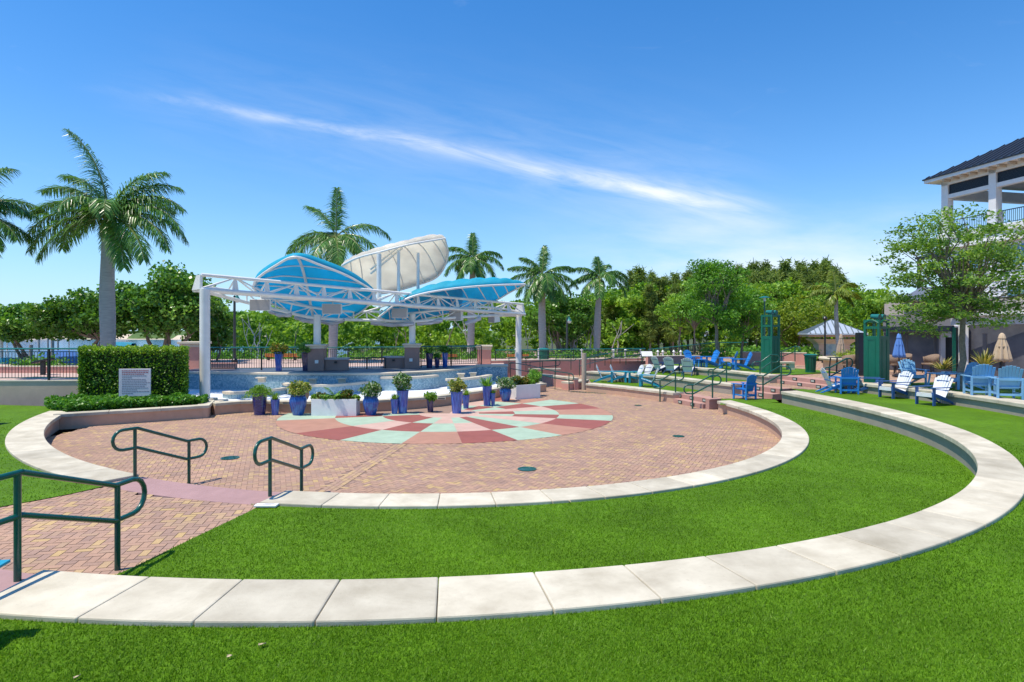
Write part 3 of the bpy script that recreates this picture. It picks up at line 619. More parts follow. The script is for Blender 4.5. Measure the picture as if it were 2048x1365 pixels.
def shelf(pts, wd, z, zb, label=None):
    P = cr([(p.x, p.y, 0) for p in pts], 18); mk('pool_rim', ring(P, .30, z, .10), stone2, t0, t0.location, bevel=.012)
    mm = MB().grid([[(p.x, p.y + .05, zb), (p.x, p.y + .05, z - .1)] for p in P]); mk('pool_wall', mm, mosaic_m, t0, t0.location)
def at(px, py, D): return dp(px, py, D)
shelf([at(444, 777, 24.6), at(462, 780, 24.2), at(500, 784, 24.6), at(540, 784.5, 25.3), at(574, 783.5, 26.2)], .3, .58, .28)
shelf([at(563, 765, 26.6), at(580, 769, 25.9), at(620, 772, 25.6), at(670, 772, 25.8), at(712, 770, 26.6), at(738, 766, 27.4)], .3, .76, .28)
shelf([at(760, 756, 27.6), at(800, 757, 27.6), at(845, 755, 28.0), at(878, 752, 28.9)], .3, .94, .28)
shelf([at(894, 759, 28.2), at(930, 760, 28.6), at(965, 757, 29.8), at(985, 752, 31)], .3, .80, .28)
spm = MB()
for (px, py, D) in ((522, 756, 26.9), (624, 758, 26.7), (683, 757.5, 26.9), (922, 748, 30.0), (946, 746, 30.8)):
    p = at(px, py, D); spm = MB().box((p.x, p.y, p.z), (.40, .34, .05)); spm.box((p.x, p.y + .1, p.z - .12), (.30, .18, .18)); mk('spout_ledge', spm, stone2, t0, t0.location, bevel=.01)
bench = [(-10.75, 21.75), (-9.9, 22.45), (-8.6, 22.35), (-6.6, 22.35), (-5.4, 22.65), (-4.3, 23.15), (-3.0, 24.15), (-1.85, 25.6), (-.8, 27.2), (.4, 29.4), (1.6, 30.9)]
bp_ = [tuple(p)[:2] for p in cr([(x, y, 0) for x, y in bench], 26)]
struct('basin_floor', MB().add([(p[0], p[1] + .3, .3) for p in bp_] + [(p.x, p.y + .1, .3) for p in arc[::-1]], [tuple(range(len(bp_) + len(arc)))]), basin)
bw = line_wall('low tan bench wall with cream cap curving along the front of the fountain basin', bp_, .46, .43, 0, stucco, slab=1.3, side=1)
for (px, py, D) in ((573, 806, 22.15), (646, 805, 22.1), (883, 797, 24.1)):
    p = dp(px, py, D); mm = MB().box((p.x, p.y - .02, p.z), (.34, .03, .10)); pl_ = mk('plaque', mm, stone2, bw, bw.location)
    mm = MB(); [mm.box((p.x - .11 + k * .045, p.y - .04, p.z), (.03, .006, .05)) for k in range(6)]; mk('lettering', mm, black_m, pl_, bw.location)
sd_ = thing('stage_deck', 'dark floored stage deck above the blue mosaic fountain', 'stage', (-8, 30, .95))
dk = [(p.x, p.y + .36) for p in arc] + [(-1.9, 34.3), (-16.2, 31.2), (-16.5, 29)]
mk('floor', MB().prism(dk, .95, 1.108), deckm, sd_, sd_.location)

# ---------------------------------------------------------------- fences and handrails
def fence(label, pts, zb, h, every=2.0, pick=.115, top=teal_m, group=None, r=.012, curve=True, name='railing', posts=True, cat='railing'):
    P = [Vector((p[0], p[1], p[2] if len(p) > 2 else zb)) for p in pts]
    L = [0]
    for i in range(len(P) - 1): L.append(L[-1] + (P[i + 1] - P[i]).length)
    def at_(s):
        s = min(max(s, 0), L[-1]); i = max(k for k in range(len(P) - 1) if L[k] <= s + 1e-9); return P[i].lerp(P[i + 1], (s - L[i]) / (L[i + 1] - L[i]))
    t0 = thing(name, label, cat, P[0], group=group); up = Vector((0, 0, 1)); o = P[0]
    mk('top_rail', MB().tube([p + up * h for p in P], .032, 8), top, t0, o, smooth=True)
    mk('bottom_rail', MB().tube([p + up * .1 for p in P], .018, 6), green_m if top is not black_m else black_m, t0, o)
    mk('upper_rail', MB().tube([p + up * (h - .11) for p in P], .016, 6), green_m if top is not black_m else black_m, t0, o)
    mb = MB(); n = int(L[-1] / pick)
    for k in range(1, n): q = at_(k * L[-1] / n); mb.tube([q + up * .1, q + up * (h - .1)], r, 4, cap=False)
    pm = green_m if 'green' in label.split(' on ')[0].split(',')[0].replace('black and green', '') else black_m; mk('pickets', mb, pm, t0, o)
    k = max(1, round(L[-1] / every))
    for i in range(k + 1): q = at_(i * L[-1] / k); mk('post', MB().box(q + up * (h / 2), (.06, .06, h)), black_m, t0, o)
    return t0
fence('black and green railing on the tan wall at the far left, before the marina', [(-27, 22.2), (-19.3, 22.55), (-15.6, 22.8)], 1.19, 1.19)
fence('railing at the left back of the stage, behind the dark blue deck pots', [(-14.9, 29.6), (-12.6, 29.8), (-10.0, 30.1)], 1.11, 1.12)
fence('railing at the right back of the stage, from the pier to the pillar', [(-4.85, 32.0), (-3.4, 33.2), (-1.75, 34.25)], 1.11, 1.10)
fence('low gate railing between the two short brown stage walls', [dp(696, 741, 30.4), dp(771, 740, 31)], 1.11, .62, every=.95, top=black_m, name='gate', cat='gate')
fence('long railing along the promenade behind the stage, seen between the stage piers', [(-14.5, 37.2, .95), (-10, 38.2, .95), (-4, 39.4, .95), (-2.2, 39.8, .95)], .95, 1.06)
rw = line_wall('pink retaining wall with cream top behind the ramp handrails', [(-1.55, 39.2), (3.5, 41.0), (9.5, 43.0)], .3, 1.12, -.05, pinkst, slab=3.0, side=1, name='retaining_wall', cat='wall', over=.02, th=.06)
fence('dark green railing on top of the pink ramp wall, right of the stage', [(-1.1, 39.6), (3.5, 41.2), (9.6, 43.2)], 1.12, .66, every=1.9)
fence('green railing rising along the upper right walk, behind the blue chairs', [(9.9, 43.6, .95), (12.5, 45.0, 1.15), (15.6, 46.2, 1.4), (18.2, 46.4, 1.4)], 1, .75, pick=.16)

tubeR = .029
def loop(P, Q, zlo, zhi, ext, extP, hq):
    """side view outline of a handrail: posts at P and Q, returns loops at both ends"""
    d = (Q - P); d.z = 0; d.normalize(); up = Vector((0, 0, 1)); pts = []
    r = (zhi - zlo) / 2
    def arcp(c, s):
        return [c + d * (s * math.sin(a) * r) + up * (math.cos(a) * r) for a in np.linspace(0, math.pi, 9)]
    k = d * .04; top = [P + k + up * zhi, Q - k + up * (zhi + hq)]; A = arcp(Q + d * (ext - r) + up * ((zhi + zlo) / 2 + hq), 1); B = arcp(P - d * (extP - r) + up * ((zhi + zlo) / 2), -1)
    return top + A + [Q - k + up * (zlo + hq), P + k + up * zlo] + B[::-1] + [P + k + up * zhi]
def handrail(label, P, Q, h=.9, gap=.36, ext=.34, r=tubeR, cat='handrail', group=None, extP=None, hQ=None):
    hq = 0 if hQ is None else hQ - h
    t0 = thing('handrail', label, cat, P, group=group); up = Vector((0, 0, 1))
    for p, hh in ((P, h), (Q, h + hq)):
        o = mk('post', MB().tube([p - up * .03, p + up * (hh - .01)], r * 1.05, 14), green_m, t0, P, smooth=True)
    mk('rail', MB().tube(loop(P, Q, h - gap, h, ext, extP or ext, hq), r, 12, cap=False), green_m, t0, P, smooth=True)
    return t0
def hrail(label, a, b, za, zb, ha, **k):
    P, Q = gp(*a, za), gp(*b, zb); return handrail(label, P, Q, h=ha, **k)
hrail('nearest dark green tube handrail, at the lower left beside the brick path', (35, 1160), (235, 1138), Z2, Z1, .985, ext=.44, gap=.40, extP=1.3, hQ=.95)
hrail('dark green handrail at the left side of the ring gap, beyond the nearest one', (270, 953), (378, 968), Z1 + .02, 0, .88, ext=.40, hQ=.86)
hrail('dark green handrail at the right side of the ring gap, beside the cream cap', (540, 990), (603, 979), Z1 + .02, .19, .92, ext=.46, hQ=.74)
hrail('green handrail at the left side of the lowest pink flight', (1320, 804), (1351, 788), 0, Z1, .93, gap=.34)
hrail('green handrail at the right side of the lowest pink flight, above the ring wall end', (1385, 818), (1425, 799), 0, Z1, .93, gap=.34)
hrail('green handrail left of the middle pink flight, behind the lone blue chair', (1426, 781), (1453, 767), Z1, Z2, .93, gap=.34)
hrail('green handrail right of the middle pink flight, beside the lone blue chair', (1526, 799), (1562.5, 781), Z1, Z2, .93, gap=.34)
hrail('green handrail left of the topmost flight, against the open green tower', (1520, 764), (1543, 750), Z2, Z3, .9, gap=.34)
hrail('green handrail right of the topmost flight, beside the white and blue chairs', (1659, 783), (1694, 764), Z2, Z3, .9, gap=.34)
hrail('green handrail by the pink wall, left of the green trash can', (1563, 731), (1590, 722), Z3, Z3 + .3, .8, gap=.3)
# ramp handrails and low ramp walls right of the stage
def ramp_rail(label, pts, h=.92, gap=.36):
    t0 = thing('handrail', label, 'handrail', pts[0]); up = Vector((0, 0, 1)); P0 = Vector(pts[0])
    for p in pts: mk('post', MB().tube([Vector(p) - up * .02, Vector(p) + up * h], .022, 8), green_m, t0, P0, smooth=True)
    d = (Vector(pts[-1]) - Vector(pts[-2])).normalized(); r = gap / 2; e = Vector(pts[-1])
    endp = [e + d * (.15 + r * math.sin(a)) + up * (h - r + r * math.cos(a)) for a in np.linspace(0, math.pi, 8)]
    path = [Vector(p) + up * h for p in pts] + endp + [Vector(p) + up * (h - gap) for p in pts[::-1]]
    mk('rail', MB().tube(path, .024, 8), green_m, t0, P0, smooth=True); return t0
def W(px, py, D, z=None): q = dp(px, py, D); return Vector((q.x, q.y, q.z if z is None else z))
ramp_rail('near green ramp handrail running down from the stage column to the plaza', [W(1021, 757, 35, .3), W(1056, 759, 33.5, .22), W(1083, 762, 32.4, .12), W(1110, 775, 31, .05), W(1138, 782, 30.2, 0)])
ramp_rail('green ramp handrail along the pink wall, highest of the ramp rails', [W(1018, 745, 37.5, .45), W(1052, 744, 38, .5), W(1080, 741, 38.5, .55), W(1112, 740, 39, .55), W(1142, 740, 39, .55)])
ramp_rail('green ramp handrail in the middle, ending above the grey wooden post', [W(1060, 752, 36, .25), W(1085, 748, 36.4, .3), W(1111, 745, 36.8, .35)])
ramp_rail('long green handrail on the upper ramp behind the white and teal chairs', [W(1159, 752, 35.5, .4), W(1190, 741, 37.5, .55), W(1222, 736, 39, .7), W(1252, 733, 40, .8), W(1283, 729, 41, .9)])
ramp_rail('second green handrail on the upper ramp, nearer the pink wall', [W(1180, 738, 40, .6), W(1210, 735, 41, .7), W(1240, 732, 41.6, .8), W(1276, 729, 42.2, .9)], h=.8)
line_wall('pink ramp wall with cream cap sloping toward the grey wooden post', [W(1056, 745, 34.6), W(1100, 754, 33.2), W(1148, 770, 31.0)], .3, .62, -.02, pinkst, side=1, over=.03)
line_wall('short upper ramp wall with cream cap behind the middle ramp handrail', [W(1056, 745, 37.6), W(1090, 742, 37.6), W(1122, 741, 37.7)], .25, .70, -.02, pinkst, side=1, over=.03)
line_wall('cream-capped end block where the inner seat wall meets the ramp', [gp(1139, 781, 0), gp(1166, 778.5, 0), gp(1178, 775, 0)], .6, K1, 0, pinkst, side=1)
line_wall('short tan bench end beside the round blue pot', [gp(1071, 786, 0), gp(1094, 784, 0)], .5, .43, 0, stucco, side=1)
p = gp(1168, 780, 0); o = mk('wooden_post', MB().tube([(0, 0, -.05), (0, 0, 1.9)], .125, 14), postw, smooth=True); o.location = p
tag(o, 'weathered grey round wooden post standing alone at the plaza edge', 'post')
mm = MB(); [mm.box((k * .16, 0, 0), (.09, .5, .006)) for k in range(-6, 6)]; o = mk('drain_grate', mm, green_m); o.location = gp(1181, 785.5, .008); o.rotation_euler.z = -.5; tag(o, 'slotted drain grate in the bricks at the foot of the wooden post', 'grate')

# left boundary walls and pillars
def wallbox(name, label, a, b, th, z0, z1, m, capm=None, cap=0, over=.04, cat='wall'):
    a, b = Vector((a[0], a[1], 0)), Vector((b[0], b[1], 0)); t0 = thing(name, label, cat, (a.x, a.y, z0)); d = (b - a).normalized(); n_ = Vector((-d.y, d.x, 0))
    q = lambda e, w_: [(p.x, p.y) for p in (a - d * e - n_ * e, b + d * e - n_ * e, b + d * e + n_ * (th + e), a - d * e + n_ * (th + e))]
    mk('wall', MB().prism(q(0, 0), z0, z1 - cap), m, t0, t0.location)
    if cap: mk('cap', MB().prism(q(over, 0), z1 - cap, z1), capm or stone2, t0, t0.location, bevel=.012)
    return t0
wallbox('boundary_wall', 'long tan-beige boundary wall behind the left lawn, under the black railing', (-30, 22.0), (-15.3, 22.75), .3, .2, 1.19, stuccob, stone2, .05, .02)
wallbox('boundary_wall', 'pink-brown wall behind the black railing at the far left', (-36, 30.0), (-17.2, 30.4), .3, .2, 1.28, pinkst, stone2, .05, .02)
def pillar(label, px0, px1, ytop, D, zb, m, capm, cap=.28, rz=0.0):
    c = dp((px0 + px1) / 2, ytop, D); wd = (px1 - px0) * D / F * .84; t0 = thing('pillar', label, 'pillar', (c.x, c.y + wd / 2, zb), rz)
    h = c.z - zb; mk('shaft', MB().box((0, 0, (h - cap) / 2), (wd, wd, h - cap)), m, t0, bevel=.01)
    mk('capital', MB().prism([(sx * wd * .54, sy * wd * .54) for sx, sy in ((-1, -1), (1, -1), (1, 1), (-1, 1))], h - cap, h - cap * .45).prism([(sx * wd * .62, sy * wd * .62) for sx, sy in ((-1, -1), (1, -1), (1, 1), (-1, 1))], h - cap * .45, h), capm, t0, bevel=.02)
    return t0
pillar('pink pillar with cream capital behind the left white column', 357, 402, 684, 31, .9, pinkst, stone2)
pillar('pink pillar with cream capital at the right end of the stage railing', 952, 984, 691, 37, .6, pinkst, stone2)
wallbox('low_wall', 'low pink wall stub right of the left white column, at the stage railing', (-15.4, 30.4), (-14.1, 30.5), .3, .9, 1.42, pinkst, pinkst, .03, .02)
P1, P2 = dp(634.5, 742, 29.6), dp(824.5, 737.5, 31.4)
for (p, lab, x1) in ((P1, 'left brown stage pier with cream capital carrying a white column', 1), (P2, 'right brown stage pier with cream capital carrying a white column', -1)):
    t0 = thing('stage_pier', lab, 'pier', (p.x, p.y, 1.1), .12); wd = .76
    mk('shaft', MB().box((0, 0, .55), (wd, wd, 1.1)), brownst, t0, bevel=.01)
    mk('capital', MB().box((0, 0, 1.15), (wd * 1.15, wd * 1.15, .12)).box((0, 0, 1.25), (wd * 1.28, wd * 1.28, .09)), stone2, t0, bevel=.02)
    ob = mk('outlet_box', MB().box((x1 * .05, -wd / 2 - .03, .45), (.16, .07, .16)), white_p, t0, bevel=.008)
    a = wallbox('stage_wall', 'low brown stage wall with grey cap right of the left pier' if x1 > 0 else 'low brown stage wall with grey cap left of the right pier', (p.x + x1 * .42 + (0 if x1 > 0 else -1.05), p.y - .1), (p.x + x1 * .42 + (1.08 if x1 > 0 else 0), p.y + .0), .35, 1.1, 1.73, brownst, greyp, .10, .05)
    mk('wall_lamp', MB().box((p.x + x1 * .95, p.y - .16, 1.52), (.12, .1, .1)), black_m, a, a.location, bevel=.01)

# ---------------------------------------------------------------- bandshell: columns, trusses, three leaf-shaped fabric shells
CL, CR_ = Vector((-11.85, 23.15, 0)), Vector((.39, 35.6, 0))
bs = thing('bandshell', 'white steel truss bandshell with two blue and one white leaf-shaped fabric canopies', 'bandshell', (-8, 29, 0))
O = bs.location
zt = lambda p, y, D: dp(0, y, D).z
TL0, TR0 = dp(402, 579, 23.1), dp(1050, 629, 35.6); TL1, TR1 = dp(403, 550, 23.1), dp(1046, 609, 35.6)
lerp = lambda a, b, t: Vector(a).lerp(Vector(b), t)
pieces = []
mk('column', MB().tube([CL + Vector((0, 0, .45)), Vector((CL.x, CL.y, TL0.z))], .185, 24), white_m, bs, O, smooth=True)
mk('column', MB().tube([CR_ + Vector((0, 0, .05)), Vector((CR_.x, CR_.y, TR0.z))], .17, 24), white_m, bs, O, smooth=True)
mk('column', MB().tube([Vector((P1.x, P1.y, 2.38)), Vector((P1.x, P1.y, 3.85))], .175, 24), white_m, bs, O, smooth=True)
mk('column', MB().tube([Vector((P2.x, P2.y, 2.38)), Vector((P2.x, P2.y, 3.95))], .165, 24), white_m, bs, O, smooth=True)
# front truss: bottom pair and one top chord
back = Vector((-.71, .70, 0)) * 1.0
NB = 14
fb = [lerp(TL0, TR0, i / NB) for i in range(NB + 1)]; ft = [lerp(TL1, TR1, i / NB) for i in range(NB + 1)]; fr = [p + back * .9 + Vector((0, 0, -.0)) for p in fb]
mk('chord', MB().tube([fb[0], fb[-1]], .085, 10), white_m, bs, O, smooth=True)
mk('chord', MB().tube([ft[0], ft[-1]], .07, 10), white_m, bs, O, smooth=True)
mk('chord', MB().tube([fr[0], fr[-1]], .07, 10), white_m, bs, O, smooth=True)
mb = MB()
for i in range(NB + 1): mb.tube([fb[i], ft[i]], .035, 6); mb.tube([fr[i], ft[i]], .035, 6); mb.tube([fb[i], fr[i]], .03, 6)
for i in range(NB):
    a, b = (i, i + 1) if i % 2 == 0 else (i + 1, i); mb.tube([fb[a], ft[b]], .032, 6); mb.tube([fr[a], ft[b]], .032, 6)
mk('web', mb, white_m, bs, O)
for i in range(1, NB):                          # gusset plates where the webs meet
    p, q = fb[i], ft[i]; d = (fb[-1] - fb[0]).normalized(); mk('gusset', MB().add([p - d * .14, p + d * .14, q + d * .05, q - d * .05, p - d * .14 + back * .03, p + d * .14 + back * .03, q + d * .05 + back * .03, q - d * .05 + back * .03], [(0, 1, 2, 3), (7, 6, 5, 4), (0, 4, 5, 1), (1, 5, 6, 2), (2, 6, 7, 3), (3, 7, 4, 0)]), white_m, bs, O)
for (pb, pt) in ((TL0, TL1), (TR0, TR1)):       # end plates
    d = (fb[-1] - fb[0]).normalized() * .05; c = [pb, pb + back * .9, pt + back * .45, pt]; mk('end_plate', MB().add([v - d for v in c] + [v + d for v in c], [(0, 1, 2, 3), (7, 6, 5, 4), (0, 4, 5, 1), (1, 5, 6, 2), (2, 6, 7, 3), (3, 7, 4, 0)]), white_m, bs, O)
# rear curved truss over the stage piers
lo = cr([TL0 + Vector((-.1, .3, -.05)), dp(500, 607, 26.2), dp(562, 622, 28.2), dp(627, 636, 29.5), dp(700, 640, 30.3), dp(760, 641, 30.8), dp(826, 643.5, 31.4), dp(896, 637, 32.2), dp(974, 632, 33.5), TR0 + Vector((-.2, .5, -.05))], 60)
hi = cr([TL0 + Vector((.1, .3, .1)), dp(500, 588, 26.2), dp(562, 603, 28.2), dp(641, 618, 29.5), dp(700, 623, 30.3), dp(756, 624, 30.8), dp(815, 627, 31.4), dp(896, 619, 32.2), dp(974, 615, 33.5), TR0 + Vector((-.2, .5, .15))], 60)
mk('rear_chord', MB().tube(lo, .075, 8), white_m, bs, O, smooth=True); mk('rear_chord', MB().tube(hi, .06, 8), white_m, bs, O, smooth=True)
mb = MB()
for i in range(6, 60, 3):
    mb.tube([lo[i], hi[i]], .035, 6)
    if i + 3 < 60: a, b = (lo[i], hi[i + 3]) if (i // 3) % 2 else (hi[i], lo[i + 3]); mb.tube([a, b], .028, 6)
mk('web', mb, white_m, bs, O)
for i, k in ((4, 12), (7, 30), (10, 44)): mk('tie_beam', MB().tube([fr[i], hi[k]], .05, 6), white_m, bs, O)

def fabric(nm, c, back_tr, tf=.55):
    m = bpy.data.materials.new(nm); m.use_nodes = True; g = NT(m.node_tree); p = g.n['Principled BSDF']; p.inputs['Roughness'].default_value = .55
    tc = g.node('ShaderNodeTexCoord'); nz = g.node('ShaderNodeTexNoise', i_Vector=tc.outputs['Object'], i_Scale=.9, i_Detail=6.0)
    k = g.node('ShaderNodeMapRange', i_0=nz.outputs[0], i_1=.3, i_2=.7, i_3=.88, i_4=1.1); cc = g.mix(1.0, c, k.outputs[0], 'MULTIPLY'); g.l.new(cc, p.inputs['Base Color'])
    tr = g.node('ShaderNodeBsdfTranslucent', i_Color=g.mix(1.0, cc, back_tr, 'MULTIPLY')); mx = g.node('ShaderNodeMixShader', i_0=tf, i_1=p.outputs[0], i_2=tr.outputs[0]); g.l.new(mx.outputs[0], g.n['Material Output'].inputs[0]); return m
fab_b = fabric('blue_awning_fabric', (.04, .60, .76), (.85, .86, 1.0)); fab_w = fabric('white_awning_fabric', (.88, .87, .83), (1.0, .97, .90), .66)
def shell(front, backe, bulge, fab, nrib, ribdir, name='fabric_shell', spine=None, scallop=0, rr=.035, pe=1.0):
    nu, nv = 109, 20; Fp = cr(front, nu); Bp = cr(backe, nu); up = Vector((0, 0, 1))
    def S(u, v):
        f = u * (nu - 1); i = min(int(f), nu - 2); t = f - i; a = Fp[i].lerp(Fp[i + 1], t); b = Bp[i].lerp(Bp[i + 1], t)
        h = bulge * math.sin(math.pi * u) ** .75 * math.sin(math.pi * v ** pe) ** .8
        if scallop: h += scallop * abs(math.sin(math.pi * u * (nrib + 1))) * math.sin(math.pi * v) * math.sin(math.pi * u) ** .3
        return b.lerp(a, v) + up * h
    def SN(u, v, off=.06):
        e = .01; a = S(min(u + e, 1), v) - S(max(u - e, 0), v); b = S(u, min(v + e, 1)) - S(u, max(v - e, 0)); n_ = a.cross(b)
        if n_.length < 1e-9: return S(u, v) - up * off
        n_.normalize(); n_ = n_ if n_.z < 0 else -n_; return S(u, v) + n_ * off
    mem = MB().grid([[S(i / (nu - 1), j / (nv - 1)) for j in range(nv)] for i in range(nu)])
    o = mk(name, mem, fab, bs, O, smooth=True, solid=.015)
    fr_ = MB().tube([S(u, 1) - up * .03 for u in np.linspace(0, 1, 40)], rr * 1.5, 8); mk('edge_tube', fr_, white_m, o, O, smooth=True)
    fr_ = MB().tube([S(u, 0) - up * .03 for u in np.linspace(0, 1, 40)], rr * 1.3, 8); mk('edge_tube', fr_, white_m, o, O, smooth=True)
    for k in range(1, nrib + 1):
        f = k / (nrib + 1)
        pts = [SN(*((s, f) if ribdir == 'u' else (f, s))) for s in np.linspace(.0 if ribdir == 'v' else .03, 1.0 if ribdir == 'v' else .97, 24)]
        mk('rib', MB().tube(pts, rr, 6), white_m, o, O, smooth=True)
    if spine is not None: mk('spine', MB().tube([SN(spine, s, .11) for s in np.linspace(.0, .97, 16)], rr * 1.9, 8), white_m, o, O, smooth=True)
    return o
# left blue leaf
shell([dp(505, 574, 25.8), dp(515, 556, 25.6), dp(552, 530, 25.2), dp(590, 513, 24.8), dp(640, 529, 25.9), dp(697, 552, 27.4), dp(752, 584, 29.0)],
      [dp(505, 574, 25.8), dp(530, 598, 28.2), dp(575, 620, 29.6), dp(640, 642, 30.4), dp(700, 634, 30.6), dp(735, 612, 30.0), dp(752, 584, 29.0)], 1.0, fab_b, 6, 'u', spine=.47, pe=1.3)
# white leaf above
shell([dp(684, 530, 30.5), dp(715, 515, 30.3), dp(760, 503, 30.2), dp(820, 488, 30.4), dp(890, 476, 31.4)],
      [dp(684, 530, 30.5), dp(712, 572, 33.0), dp(760, 587, 34.4), dp(830, 571, 35.2), dp(876, 552, 34.6), dp(896, 512, 33.0), dp(890, 476, 31.4)], 1.1, fab_w, 8, 'v', scallop=.09, name='fabric_shell')
# right blue leaf
shell([dp(757, 634, 30.2), dp(795, 606, 29.6), dp(840, 588, 29.8), dp(910, 576, 30.4), dp(985, 570, 31.2), dp(1050, 568, 32.4)],
      [dp(757, 634, 30.2), dp(800, 646, 32.2), dp(870, 632, 33.6), dp(930, 617, 34.2), dp(985, 603, 34.2), dp(1020, 584, 33.4), dp(1050, 568, 32.4)], 0.75, fab_b, 10, 'v', scallop=.10, pe=1.4)
for (px, y0, y1, Dm, rr) in ((758, 606, 508, 30.2, .12), (797, 606, 501, 30.6, .08), (836, 606, 506, 31.2, .08)):
    mk('mast', MB().tube([dp(px, y0, Dm), dp(px, y1, Dm)], rr, 12), white_m, bs, O, smooth=True)
mk('mast', MB().tube([dp(697, 600, 31.5), dp(697, 540, 31.5)], .06, 8), white_m, bs, O, smooth=True)
for dz in (0, .22): mk('strut', MB().tube([dp(741, 548, 31) + Vector((0, 0, dz)), dp(805, 496, 31) + Vector((0, 0, dz))], .05, 8), white_m, bs, O, smooth=True)
# stepped footings
for (c, lab, z) in ((CL, 'two-step cream stone footing under the left white column', 0.0), (CR_, 'cream stone footing under the right white column', -.1)):
    t0 = thing('column_footing', lab, 'footing', (c.x, c.y, z)); mk('block', MB().box((.12, 0, .14), (1.15, .95, .46)), stone2, t0, bevel=.02); mk('block', MB().box((.0, 0, .41), (.72, .6, .09)), stone2, t0, bevel=.02)
# speakers under the front truss
spk_m = mat('grey_speaker_grille', (.40, .37, .36), .8, .06, 300, .3, 300)
def speaker(label, x0, x1, y0, y1, D, rz):
    a, b = dp(x0, y0, D), dp(x1, y1, D); c = (a + b) / 2; wd, hh = abs(b.x - a.x), abs(a.z - b.z); t0 = thing('speaker', label, 'speaker', c, rz, 'speakers hung under the front truss')
    mk('cabinet', MB().add([(-wd / 2, -.02, -hh / 2), (wd / 2, -.02, -hh / 2), (wd / 2, -.02, hh / 2), (-wd / 2, -.02, hh / 2), (-wd * .42, .42, -hh * .4), (wd * .42, .42, -hh * .4), (wd * .42, .35, hh / 2), (-wd * .42, .35, hh / 2)], [(0, 1, 2, 3), (7, 6, 5, 4), (0, 4, 5, 1), (1, 5, 6, 2), (2, 6, 7, 3), (3, 7, 4, 0)]), white_m, t0, bevel=.012)
    mk('grille', MB().box((0, -.03, 0), (wd * .94, .02, hh * .9)), spk_m, t0); mk('bracket', MB().tube([(0, .15, hh / 2 - .02), (0, .15, hh / 2 + .16)], .035, 8), white_m, t0)
speaker('grey rectangular speaker nearest the left white column, under the truss', 500, 540, 599, 622, 25.2, .1)
speaker('second grey speaker from the left, under the middle of the left blue canopy', 644, 683, 608, 629, 27.6, .0)
speaker('third grey speaker from the left, under the white canopy masts', 783, 815, 617, 637, 30.2, -.05)
speaker('fourth grey speaker from the left, turned to the side under the right blue canopy', 897, 924, 623, 642, 32.4, -.35)
speaker('rightmost grey speaker, tilted, near the right white column', 973, 994, 626, 646, 34.2, -.9)
vin = mat('rolled_clear_vinyl', (.42, .36, .37), .18, .3, 2.0, .3, 8, c2=(.66, .70, .78), stretch=(1, 1, 8)); 
for pts, D, lab in (((( 539, 622), (560, 630), (583, 630)), 28.6, 'leftmost rolled vinyl curtain sagging under the rear truss'), (((590, 634), (608, 641), (629, 644)), 29.6, 'rolled silvery vinyl curtain just left of the left pier column'), (((643, 643), (664, 647), (690, 639)), 30.2, 'rolled vinyl curtain just right of the left pier column'), (((742, 646), (785, 650), (828, 648)), 31, 'longest rolled vinyl curtain, left of the right pier column'), (((834, 648), (860, 646), (885, 641)), 31.8, 'rolled vinyl curtain right of the right pier column'), (((930, 648), (950, 642), (962, 636)), 33, 'short rolled vinyl curtain near the right end of the rear truss')):
    q = cr([dp(x, y, D) for x, y in pts], 9); o = mk('rolled_curtain', MB().tube(q, [.11 + .02 * math.sin(i * 2.1) for i in range(9)], 10), vin, None, q[0], smooth=True); o.location = q[0]; tag(o, lab, 'curtain', 'rolled curtains under the rear truss')
# ---------------------------------------------------------------- foliage builders
def leaf_quads(C, size, up=.0, aspect=.5, flat=0.0, r=None):
    """C: (n,3) leaf centres -> (n*4,3) diamond leaves with random turn; flat pulls the blades level"""
    r = r or rng; n = len(C); a = r.normal(size=(n, 3)); a[:, 2] *= (1 - flat); a /= np.linalg.norm(a, axis=1)[:, None] + 1e-9
    b = r.normal(size=(n, 3)); b[:, 2] *= (1 - flat); b -= a * (a * b).sum(1)[:, None]; b /= np.linalg.norm(b, axis=1)[:, None] + 1e-9
    s = (size * (.6 + .8 * r.random(n)))[:, None]; V = np.empty((n, 4, 3)); V[:, 0] = C - a * s * .5; V[:, 2] = C + a * s * .5; V[:, 1] = C + b * s * aspect * .5 - a * s * .08; V[:, 3] = C - b * s * aspect * .5 - a * s * .08
    return V.reshape(-1, 3)
def clump(centres, radii, per, r=None, shell_=.5):
    r = r or rng; out = []; tint = []
    for c, rad_ in zip(centres, radii):
        d = r.normal(size=(per, 3)); d /= np.linalg.norm(d, axis=1)[:, None]; q = (r.random(per) ** shell_)[:, None]
        out.append(np.array(c) + d * q * np.array(rad_)); tint.append(np.full(per, r.normal(0, .12)))
    return np.concatenate(out), np.concatenate(tint)
def rnd_of(t, r=None, base=.42, sd_=.2): r = r or rng; return np.clip(r.normal(base, sd_, len(t)) + t, 0, 1)
def limb(mb, a, b, r0, r1, sag=.12, n=5, seed=0):
    a, b = Vector(a), Vector(b); rr = random.Random(seed); d = b - a; pts = []
    for i in range(n + 1): t = i / n; w_ = math.sin(math.pi * t) * d.length * sag; pts.append(a + d * t + Vector((rr.uniform(-1, 1), rr.uniform(-1, 1), rr.uniform(-.3, 1))) * w_ * .5)
    mb.tube(pts, [r0 + (r1 - r0) * i / n for i in range(n + 1)], 7); return pts
